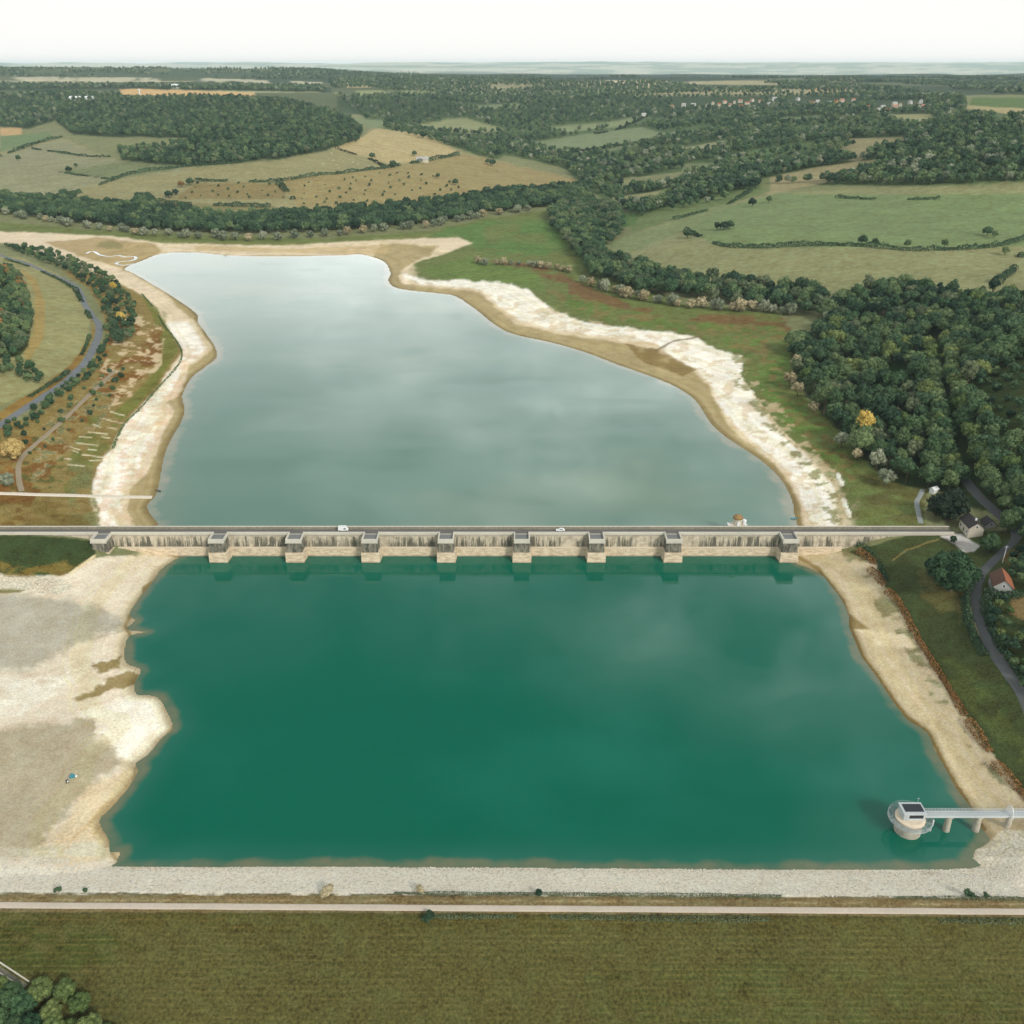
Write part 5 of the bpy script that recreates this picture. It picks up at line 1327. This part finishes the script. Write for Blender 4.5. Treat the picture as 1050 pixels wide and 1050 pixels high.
for px, py, s, m, lab in [(19,165,1.0,'green','lone round tree on the upper left meadow'), (71,177,1.0,'green','lone dark tree at a hedge end on the left meadow'), (78,172,.8,'mid','smaller tree right of the lone dark one at the hedge end'),
                          (195,190,1.15,'green','dark tree above the orange bush on the left hill'), (186,192,.9,'orange','orange tree in the middle of the left hill'), (173,203,1.1,'green','dark tree below the orange one on the left hill'), (180,200,.9,'green','tree between orange tree and hedge on the left hill'),
                          (66,202,1.2,'green','largest of the trees at the lower left hedge'), (76,203,.9,'green','tree beside the largest at the lower left hedge'), (467,190,1.0,'green','lone round tree on the brown hillside'), (449,183,.8,'green','small tree above the lone round one on the brown hillside'),
                          (505,170,1.2,'green','dark tree right of the lone barn'), (500,168,.9,'mid','lighter tree beside the lone barn'), (382,163,1.0,'green','tree at the end of the upper hill hedge'), (403,172,1.1,'green','tree where two hill hedges meet'), (425,160,.9,'green','tree left of the lone barn'),
                          (884,251,.9,'green','darkest round tree on the curved field hedge'), (897,252,.7,'green','second round tree on the curved field hedge'), (930,254,.7,'mid','thin tree left of the furthest one above the curved hedge'), (968,254,.7,'mid','thin tree furthest right above the curved hedge'), (1012,242,.9,'green','tree clump in the upper right field'), (1019,245,.7,'mid','smaller tree of the clump in the upper right field'),
                          (1030,262,.7,'mid','bush right below the curved hedge'), (735,236,.8,'green','first of the trees at the left tip of the green field'), (742,236,.9,'green','second of the trees at the left tip of the green field'), (748,235,.9,'green','third of the trees at the left tip of the green field'), (705,244,.9,'green','dark tree at the left end of the curved hedge'),
                          (771,212,1.0,'green','tree at the upper left corner of the green field'), (788,208,.8,'mid','bush by the upper left corner of the green field')]:
    one('field_tree', 'wide0' if s > .85 else 'round1', m, px, py, s, lab, False)
for px, py, s, lab in [(440,942,.55,'dark bush at the path edge on the near embankment'), (553,917.5,.42,'dark green bush at the top of the stone slope'), (993,919,.5,'dark bush at the right end of the stone slope'), (1011,919,.3,'tiny dark bush at the right end of the stone slope'), (59,914,.35,'dark bush at the left end of the stone slope'), (88,914,.3,'low dark bush on the left stone slope')]:
    one('bush', 'bush%d' % (int(px) % 3), 'green', px, py, s * 2.2, lab, False, s * 1.6, 'bush')
one('bush', 'bush1', 'straw', 335, 915.5, 1.5, 'wide straw coloured bush on the stone slope', False, .8, 'bush')
one('bush', 'bush2', 'straw', 431, 914, 1.0, 'small straw coloured bush on the stone slope', False, .7, 'bush')
# bushes sprinkled over the brown hillside
for poly, sp, grp, lab in [([(300,190),(395,176),(440,180),(480,190),(430,210),(310,218)], 20, 'dark bushes on the brown hillside', 'small dark bush dotted on the brown hillside'),
                           ([(170,204),(200,188),(285,188),(295,203)], 22, 'dark bushes on the small hill field', 'small dark bush in the small hedged field on the left hill'),
                           (SCRUB, 7.5, 'bushes on the scrubby slope', 'dark green bush on the scrubby slope at the right edge'),
                           ([(60,400),(100,385),(130,375),(120,400),(60,460),(30,470),(20,445)], 11, 'bushes in the left scrub', 'small green bush in the orange scrub left of the upper lake')]:
    pts = scatter(poly, sp, jit=1)
    pts = pts[:{20: 60, 22: 22, 7.5: 110, 11: 40}[sp]]
    for (x, y, z) in pts:
        px, py = project(x, y, z)
        if px > 1056: continue
        s = rng.uniform(.7, 1.7) if sp < 15 else rng.uniform(.8, 2.0)
        if sp == 7.5: s = rng.uniform(1.5, 3.2)
        tree('bush', 'bush%d' % rng.integers(3), 'green' if rng.random() < .7 else 'mid', (x, y, z - .1), s, lab, 'bush', grp, False)

# ------------------------------------------------------------------ hedges
def hedge(pix, w, h, m, label, leaf=.7, dens=1.0, cat='hedge', name='hedge', gap=.13):
    l = px_line(pix, 1.5)
    dist = float(np.hypot(l[:, 0], l[:, 1]).mean()); leaf = max(leaf, dist * .0011)
    d = np.gradient(l, axis=0); d /= np.linalg.norm(d, axis=1, keepdims=True) + 1e-9
    nrm = np.stack([-d[:, 1], d[:, 0]], 1)
    n_ = int(len(l) * 1.5 * (w + 2 * h) * 1.7 / leaf ** 2 * dens)
    n_ = min(n_, 26000)
    i = rng.integers(0, len(l), n_)
    th = rng.uniform(0, math.pi, n_)
    lump = .6 + .75 * vnoise(i * .33, np.zeros(n_), 9) + .2 * vnoise(i * 1.1, np.zeros(n_), 19)
    px_ = np.cos(th) * w / 2 * lump * rng.uniform(.75, 1.05, n_); pz = np.sin(th) ** .7 * h * lump * rng.uniform(.75, 1.05, n_)
    lmp = vnoise(i * .07, np.zeros(n_), 29)
    keep = lmp > gap; grow_ = (.55 + .9 * lmp)
    pz = pz * grow_; px_ = px_ * (.7 + .5 * lmp)
    i, px_, pz, th, n_ = i[keep], px_[keep], pz[keep], th[keep], int(keep.sum())
    xy = l[i] + nrm[i] * px_[:, None] + d[i] * rng.uniform(-.8, .8, (n_, 1))
    P = np.stack([xy[:, 0], xy[:, 1], height(xy[:, 0], xy[:, 1]) + pz], 1)
    N = np.stack([nrm[i, 0] * np.cos(th), nrm[i, 1] * np.cos(th), np.sin(th)], 1)
    V_, Q = leaf_cards(P, N, leaf, rng)
    return tag(link(bpy.data.objects.new(name, np_mesh(name, V_, Q, LM[m]))), label, cat)
RUS = [([(880,566),(888,571),(897,578)], 'russet hedge section nearest the dam on the right bank'), ([(892,585),(899,591),(906,600)], 'short russet hedge section between two gravel gaps'),
       ([(910,607),(925,624),(934,642),(944,660),(958,682),(968,698),(979,716),(990,735)], 'longest russet hedge section along the right bank'), ([(993,741),(1003,755),(1015,772)], 'russet hedge section below the longest one'), ([(1021,785),(1033,797),(1048,814),(1062,828)], 'lowest russet hedge section at the right edge')]
for l, lab in RUS: hedge(l, 2.6, 1.2, 'russet', lab, .45, 1.0, gap=-1)
hedge([(881,560),(890,565),(902,580),(908,596)], 2.2, 1.2, 'green', 'dark green scrub behind the russet hedge near the dam', .45, cat='scrub', name='hedge')
for l, w, h, m, lab in [
   ([(994,596),(990,620),(995,645),(1006,668),(1022,692),(1040,718),(1062,748)], 3.2, 2.2, 'green', 'dark hedge on the lake side of the right lane'),
   ([(1010,618),(1014,640),(1026,664),(1044,690),(1062,712)], 3.0, 2.2, 'green', 'dark hedge on the far side of the right lane'),
   ([(1012,612),(1024,616),(1040,613),(1060,606)], 4, 2.6, 'green', 'hedge in front of the red roofed house'),
   ([(1040,590),(1046,578),(1056,566)], 3, 2.4, 'green', 'hedge climbing right of the red roofed house'),
   ([(703,237),(733,250),(767,254),(833,252),(887,253),(933,257),(983,256),(1020,253),(1047,246),(1062,236)], 5, 3.2, 'green', 'long curved hedge below the large green field'),
   ([(858,203),(890,204.5),(930,205),(963,204.5)], 4, 2.8, 'green', 'short hedge along the top of the large green field'),
   ([(690,226),(715,219),(743,211),(760,202),(773,194)], 5, 3.2, 'green', 'hedge climbing to the upper left corner of the green field'),
   ([(1022,291),(1030,284),(1038,278),(1047,262)], 7, 4, 'green', 'bushy hedge at the right edge of the lower field'),
   ([(48,203),(90,194),(133,179),(177,172.5),(247,166),(287,154),(330,149)], 6, 3.6, 'green', 'long hedge climbing the left hill below the wood'),
   ([(200,186),(240,186),(287,186),(333,179),(350,178),(393,173)], 6, 3.4, 'green', 'hedge across the middle of the left hill'),
   ([(163,208),(200,210),(277,213)], 8, 4.2, 'green', 'thick hedge at the foot of the left hill'),
   ([(286,188),(293,196),(301,205)], 9, 6, 'green', 'thick hedge joining two hedges on the left hill'),
   ([(345,153),(377,163),(393,171)], 4, 3, 'black', 'straight dark hedge running down from the hilltop wood'),
   ([(393,173),(433,166),(470,159)], 7, 4.2, 'green', 'hedge along the crest of the brown hillside'),
   ([(67,178),(90,181),(117,185)], 3.5, 2.4, 'green', 'thin hedge on the left meadow below the wood'),
   ([(33,152.5),(80,159.5),(113,161)], 3.5, 2.4, 'green', 'thin hedge on the upper left meadow'),
   ([(-20,164),(0,160.5),(33,149),(63,141)], 7, 4.2, 'green', 'hedge bordering the upper left corner field'),
   ([(48,203),(66,202),(84,197)], 10, 5, 'green', 'thick hedge at the lower left meadow corner'),
   ([(568,161),(600,156),(640,149),(680,142)], 6, 4, 'black', 'dark hedge below the pale valley field'),
   ([(610,138),(640,131),(660,121)], 6, 4, 'black', 'dark hedge leading up to the far white house'),
   ([(640,195),(680,192),(705,187)], 8, 5, 'green', 'hedge between two small valley fields'),
   ([(6,266.5),(25,272),(43,279),(62,288),(75,296)], 2.4, 1.6, 'green', 'low dark hedge on the field side of the left road'),
   ([(78,298),(83,308),(88,318),(93,327)], 4, 2.6, 'green', 'bushy hedge inside the bend of the left road'),
   ([(92,345),(87,358),(80,370),(72,380),(58,392)], 2.2, 1.5, 'green', 'dark verge hedge below the bend of the left road'),
   ([(70,382),(52,394),(30,408),(8,424),(-20,440)], 2.4, 1.6, 'green', 'dark hedge along the lower left road'),
   ([(146,302),(158,316),(167,332),(178,346),(186,360),(183,374),(160,400),(143,420),(127,436),(116,460)], 1.1, .4, 'mid', 'thin green fringe along the top of the left beach'),
   ]: hedge(l, w, h, m, lab)

wo_ = hedge([(-40,915),(200,915.5),(525,917),(800,919.5),(1090,922.5)], 1.1, .4, 'olive', 'line of weeds between stone slope and path', .3, .8, 'weeds', 'weeds', .55); wo_['kind'] = 'stuff'
wo_ = hedge([(-40,938),(200,938),(525,940),(800,943),(1090,945)], 1.2, .3, 'olive', 'rough grass below the gravel path', .3, 1.0, 'grass', 'grass', .62); wo_['kind'] = 'stuff'
# grassy tufts and stones: nobody could count them
def stones(name, n, test, m, label, smin, smax):
    x = rng.uniform(-175, 185, n); e = rng.uniform(178.6, 193.2, n); y = e - .0078 * x
    z = height(x, y); ok = z > .02; x, y, z = x[ok], y[ok], z[ok]; n = len(x)
    v0 = np.array([(1,0,0),(-1,0,0),(0,1,0),(0,-1,0),(0,0,.7),(0,0,-.7)], float)
    f0 = np.array([(0,2,4),(2,1,4),(1,3,4),(3,0,4)])
    s = rng.uniform(smin, smax, n)
    a = rng.uniform(0, 6.28, n)
    vv = v0[None] * s[:, None, None] * rng.uniform(.6, 1.2, (n, 6, 3))
    xr = vv[..., 0] * np.cos(a)[:, None] - vv[..., 1] * np.sin(a)[:, None]; yr = vv[..., 0] * np.sin(a)[:, None] + vv[..., 1] * np.cos(a)[:, None]
    V_ = np.stack([xr + x[:, None], yr + y[:, None], vv[..., 2] + z[:, None]], -1).reshape(-1, 3)
    Q = (f0[None] + (np.arange(n) * 6)[:, None, None]).reshape(-1, 3)
    return tag(link(bpy.data.objects.new(name, np_mesh(name, V_, Q, m))), label, 'stones', kind='stuff')
stones('rubble', 26000, None, simple('limestone_blocks', (.72, .68, .59), .95, .22, 1.3), 'pale stone facing of the near embankment', .1, .3)

# ------------------------------------------------------------------ small things
def cow(x, y, z, rz):
    o = bpy.data.objects.new('cow', COWM); o.location = (x, y, z); o.rotation_euler = (0, 0, rz); link(o)
    return tag(o, 'pale cow grazing on the tan hillside field', 'cow', 'cows on the tan hillside field')
b = MB()
ring = [(-1.25, .32, 1.15), (-1.1, .45, 1.1), (-.5, .5, 1.05), (.2, .5, 1.05), (.8, .45, 1.12), (1.1, .28, 1.2), (1.4, .2, 1.0), (1.6, .2, .7), (1.85, .14, .55)]
n = 10
vs = [(x, r_ * .85 * math.cos(2*math.pi*i/n), z + r_ * 1.05 * math.sin(2*math.pi*i/n)) for x, r_, z in ring for i in range(n)]
b.add(vs, [(j*n+i, j*n+(i+1)%n, (j+1)*n+(i+1)%n, (j+1)*n+i) for j in range(len(ring)-1) for i in range(n)] + [tuple(range(n)), tuple(range((len(ring)-1)*n, len(ring)*n))])
for xx in (-1.0, .8):
    for yy in (-.28, .28):
        b.bar((xx, yy, 1.0), (xx + .05, yy, .5), .14, 6); b.bar((xx + .05, yy, .52), (xx, yy, 0), .08, 6)
b.bar((-1.25, 0, 1.4), (-1.4, 0, .6), .05, 5)
COWM = b.mesh('cow', M['hide'], smooth=True)
cp = [(295,175),(333,161),(337,163),(342,165),(345,170),(340,158),(352,166),(358,164),(362,167),(367,169),(347,173),(331,169)]
x_, y_, z_ = ground_at([c[0] for c in cp], [c[1] for c in cp])
for i in range(len(cp)): cow(x_[i], y_[i], z_[i], rng.uniform(0, 6.28))

def boat(px, py, lev, rz, m, label, L=3.6):
    x, y = unproj(px, py, lev)
    o = empty('rowing_boat', (x, y, lev - .12), rz); tag(o, label, 'boat')
    out = [(-L/2, .45), (-L/4, .62), (L/8, .6), (L/3, .38), (L/2, .04)]
    h = MB(); rings = []
    for xx, w_ in out:
        rings.append([(xx, -w_, .55), (xx, -w_ * .75, .12), (xx, 0, 0), (xx, w_ * .75, .12), (xx, w_, .55), (xx, w_ * .9, .55), (xx, w_ * .65, .2), (xx, 0, .1), (xx, -w_ * .65, .2), (xx, -w_ * .9, .55)])
    k = 10
    h.add([v for r_ in rings for v in r_], [(j*k+i, j*k+(i+1)%k, (j+1)*k+(i+1)%k, (j+1)*k+i) for j in range(len(out)-1) for i in range(k)] + [tuple(range(k)), tuple(range((len(out)-1)*k, len(out)*k))])
    h.build('hull', m, o)
    for xx in (-L/4, L/10): MB().box(xx - .14, xx + .14, -.5, .5, .4, .45).build('seat', M['concrete'], o)
    return o
boat(162.5, 503.5, ZU, R(-30), M['dark'], 'small dark boat moored beside the pale ramp')
boat(814.5, 532, ZU, R(10), M['teal'], 'small teal boat drawn up at the right shore near the dam')
# two bundles on the grey lakebed
x, y, z = spot(74, 797)
o = empty('shelter', (x, y, z), .2); tag(o, 'small turquoise angler\'s shelter on the grey lakebed', 'shelter')
MB().prism([(-.9, 0), (.9, 0), (.55, .9), (0, 1.15), (-.6, .85)], -.55, .6).build('canvas', M['teal'], o, .08)
MB().box(.95, 1.5, -.3, .4, 0, .5).build('cool_box', M['white'], o, .06)
x, y, z = spot(69.5, 803)
o = empty('camp_chair', (x, y, z), .6); tag(o, 'black folding chair with a white bag on the grey lakebed', 'chair')
MB().box(-.4, .4, -.35, .35, .38, .48).build('seat', M['bundle'], o, .03); MB().box(-.4, .4, .28, .38, .45, 1.1).build('backrest', M['bundle'], o, .03)
for a in (-1, 1):
    for c_ in (-1, 1): MB().bar((a * .36, c_ * .3, 0), (a * .36, c_ * .3, .42), .035).build('leg', M['bundle'], o)
MB().box(-.15, .3, -.3, .2, .485, .8).build('bag', M['white'], o, .05)
# stair channel in the bottom left corner
p0 = spot(-14, 984); p1 = spot(27, 1011)
dv_ = Vector(p1) - Vector(p0); L_ = dv_.length; az = math.atan2(dv_.y, dv_.x)
o = empty('staircase', (p0[0], p0[1], p0[2]), az); tag(o, 'narrow concrete stairway with pale side walls in the bottom left corner', 'staircase')
dz_ = (p1[2] - p0[2]) / math.hypot(dv_.x, dv_.y)
LL_ = math.hypot(dv_.x, dv_.y)
for s in (-1, 1):
    MB().add([(0, s*.95-.16, -.6), (LL_, s*.95-.16, LL_*dz_-.6), (LL_, s*.95+.16, LL_*dz_-.6), (0, s*.95+.16, -.6), (0, s*.95-.16, .55), (LL_, s*.95-.16, LL_*dz_+.55), (LL_, s*.95+.16, LL_*dz_+.55), (0, s*.95+.16, .55)],
             [(0,3,2,1),(4,5,6,7),(0,1,5,4),(1,2,6,5),(2,3,7,6),(3,0,4,7)]).build('side_wall', M['concrete'], o)
st_ = MB(); ns = int(LL_ / .35)
for i in range(ns): st_.box(i*LL_/ns, (i+1)*LL_/ns, -.78, .78, i*LL_/ns*dz_-.8, i*LL_/ns*dz_+.12)
st_.build('steps', M['stone_dark'], o)
# pole by the bend of the lane, pylon on the plateau
x, y, z = spot(1028, 577)
o = empty('utility_pole', (x, y, z)); tag(o, 'slim pale utility pole beside the bend of the lane', 'pole')
MB().lathe([(.17, -.5), (.1, 8.2)], 10).build('post', M['white'], o); MB().box(-.9, .9, -.07, .07, 7.5, 7.65).build('crossarm', M['steel'], o)
x, y, z = spot(143.5, 98.5)
o = empty('water_tower', (x, y, z)); tag(o, 'slim white tower standing at the orange field on the plateau', 'tower')
MB().lathe([(2.2, -2), (1.8, 14), (3.4, 16), (3.4, 19), (.5, 20.5)], 16).build('shaft', M['white'], o)

# ------------------------------------------------------------------ haze, sky, sun, camera
hz_m = bpy.data.materials.new('haze'); hz_m.use_nodes = True
nt = hz_m.node_tree; nt.nodes.clear()
out = nt.nodes.new('ShaderNodeOutputMaterial'); pv = nt.nodes.new('ShaderNodeVolumePrincipled')
pv.inputs['Color'].default_value = (.72, .9, .98, 1); pv.inputs['Density'].default_value = 3.2e-5; pv.inputs['Anisotropy'].default_value = .1
nt.links.new(pv.outputs[0], out.inputs['Volume'])
hb = MB().box(-31000, 31000, -600, 29000, -60, 262).build('haze', hz_m); tag(hb, 'pale air haze over the whole valley', 'haze', kind='stuff')

SUN_EL, SUN_AZ = R(33), R(142)     # azimuth from +Y clockwise: behind the camera, to the right
sd = bpy.data.lights.new('sun', 'SUN'); sd.energy = 2.2; sd.angle = R(10); sd.color = (1, .955, .88)
so = bpy.data.objects.new('sun', sd); COL.objects.link(so)
dirv = Vector((math.sin(SUN_AZ) * math.cos(SUN_EL), math.cos(SUN_AZ) * math.cos(SUN_EL), math.sin(SUN_EL)))
so.rotation_euler = dirv.to_track_quat('Z', 'Y').to_euler(); so.location = dirv * 500
so.hide_viewport = False
wd_ = bpy.data.worlds.new('World'); scene.world = wd_; wd_.use_nodes = True
t = NT(wd_); t.n.clear()
wo = t.new('ShaderNodeOutputWorld')
sky = t.new('ShaderNodeTexSky'); sky.sky_type = 'NISHITA'; sky.sun_disc = False; sky.sun_elevation = SUN_EL; sky.sun_rotation = SUN_AZ
bg1 = t.new('ShaderNodeBackground'); bg1.inputs['Strength'].default_value = .1; t.to(sky.outputs[0], bg1.inputs['Color'])
tc = t.new('ShaderNodeTexCoord').outputs['Generated']
sp_ = t.new('ShaderNodeSeparateXYZ'); t.to(tc, sp_.inputs[0])
el = t.ramp(sp_.outputs[2], 0.0, .65)
# cloud deck mapped on a plane overhead, so the clouds crowd together towards the horizon
dvz = t.math('MAXIMUM', sp_.outputs[2], .06)
cmb = t.new('ShaderNodeCombineXYZ'); t.to(t.math('DIVIDE', sp_.outputs[0], dvz), cmb.inputs[0]); t.to(t.math('DIVIDE', sp_.outputs[1], dvz), cmb.inputs[1])
cn = t.noise(1.35, t.mapping(cmb.outputs[0], (1, 1, 1), (0, 0, .3)), 5, .55, .4)
cl_ = t.ramp(cn, .42, .66)
bright = t.mix(t.ramp(sp_.outputs[2], .04, .4), (2.25, 2.25, 2.2), (1.01, 1.07, 1.075))
hi_ = t.ramp(sp_.outputs[2], .16, .42)
cl_ = t.math('ADD', t.math('MULTIPLY', cl_, hi_), t.math('MULTIPLY', t.math('SUBTRACT', 1, hi_), .8))
front = t.math('MULTIPLY', t.ramp(sp_.outputs[1], .1, .5), t.math('MULTIPLY', t.ramp(sp_.outputs[2], .4, .52), t.math('SUBTRACT', 1, t.ramp(sp_.outputs[2], .72, .9))))
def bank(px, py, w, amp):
    """unseen bright cloud added for the water to mirror at this photo pixel"""
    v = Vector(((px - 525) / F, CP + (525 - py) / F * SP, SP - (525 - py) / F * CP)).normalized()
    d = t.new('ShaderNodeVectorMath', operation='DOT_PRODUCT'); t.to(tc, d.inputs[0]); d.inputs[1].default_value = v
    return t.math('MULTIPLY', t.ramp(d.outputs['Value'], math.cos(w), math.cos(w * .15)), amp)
bk = None  # unseen clouds added for their reflections on the lakes
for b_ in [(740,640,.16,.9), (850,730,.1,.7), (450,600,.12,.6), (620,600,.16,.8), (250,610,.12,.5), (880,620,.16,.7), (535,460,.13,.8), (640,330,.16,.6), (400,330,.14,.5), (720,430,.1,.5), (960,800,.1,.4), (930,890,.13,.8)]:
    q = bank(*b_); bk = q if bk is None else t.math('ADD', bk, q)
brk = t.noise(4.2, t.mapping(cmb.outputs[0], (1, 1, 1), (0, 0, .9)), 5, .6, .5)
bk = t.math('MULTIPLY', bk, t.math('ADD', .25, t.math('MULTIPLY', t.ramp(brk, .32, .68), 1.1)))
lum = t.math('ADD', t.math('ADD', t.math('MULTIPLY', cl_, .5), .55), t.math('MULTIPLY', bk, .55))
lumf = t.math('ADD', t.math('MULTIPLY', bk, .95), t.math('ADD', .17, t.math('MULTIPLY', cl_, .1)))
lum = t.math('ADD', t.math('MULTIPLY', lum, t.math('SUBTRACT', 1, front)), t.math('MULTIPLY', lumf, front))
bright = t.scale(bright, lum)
bright = t.mix(t.ramp(sp_.outputs[2], .045, .13), (.985, .97, .94), bright)
bg2 = t.new('ShaderNodeBackground'); t.to(bright, bg2.inputs['Color']); bg2.inputs['Strength'].default_value = .9
fac = t.math('ADD', .75, t.math('MULTIPLY', cl_, .25))
fac = t.math('MAXIMUM', fac, t.math('SUBTRACT', 1, t.math('MULTIPLY', el, 1.6)), clamp=True)
ms = t.new('ShaderNodeMixShader'); t.to(fac, ms.inputs[0]); t.to(bg1.outputs[0], ms.inputs[1]); t.to(bg2.outputs[0], ms.inputs[2])
t.to(ms.outputs[0], wo.inputs['Surface'])

cam = bpy.data.cameras.new('camera'); cam.sensor_width = 36; cam.lens = F / 1050 * 36; cam.clip_start = 1; cam.clip_end = 60000
co = bpy.data.objects.new('camera', cam); COL.objects.link(co); co.location = (0, 0, H); co.rotation_euler = (math.pi / 2 - PITCH, 0, 0)
scene.camera = co
scene.view_settings.view_transform = 'Standard'; scene.view_settings.look = 'None'; scene.view_settings.exposure = .22; scene.view_settings.gamma = 1
scene.view_settings.use_curve_mapping = False
cy = scene.cycles
cy.max_bounces = 5; cy.diffuse_bounces = 2; cy.glossy_bounces = 2; cy.transmission_bounces = 1; cy.volume_bounces = 1; cy.transparent_max_bounces = 4
cy.use_denoising = True
cy.caustics_reflective = False; cy.caustics_refractive = False
cy.sample_clamp_indirect = 4
print('trees', NTREE)
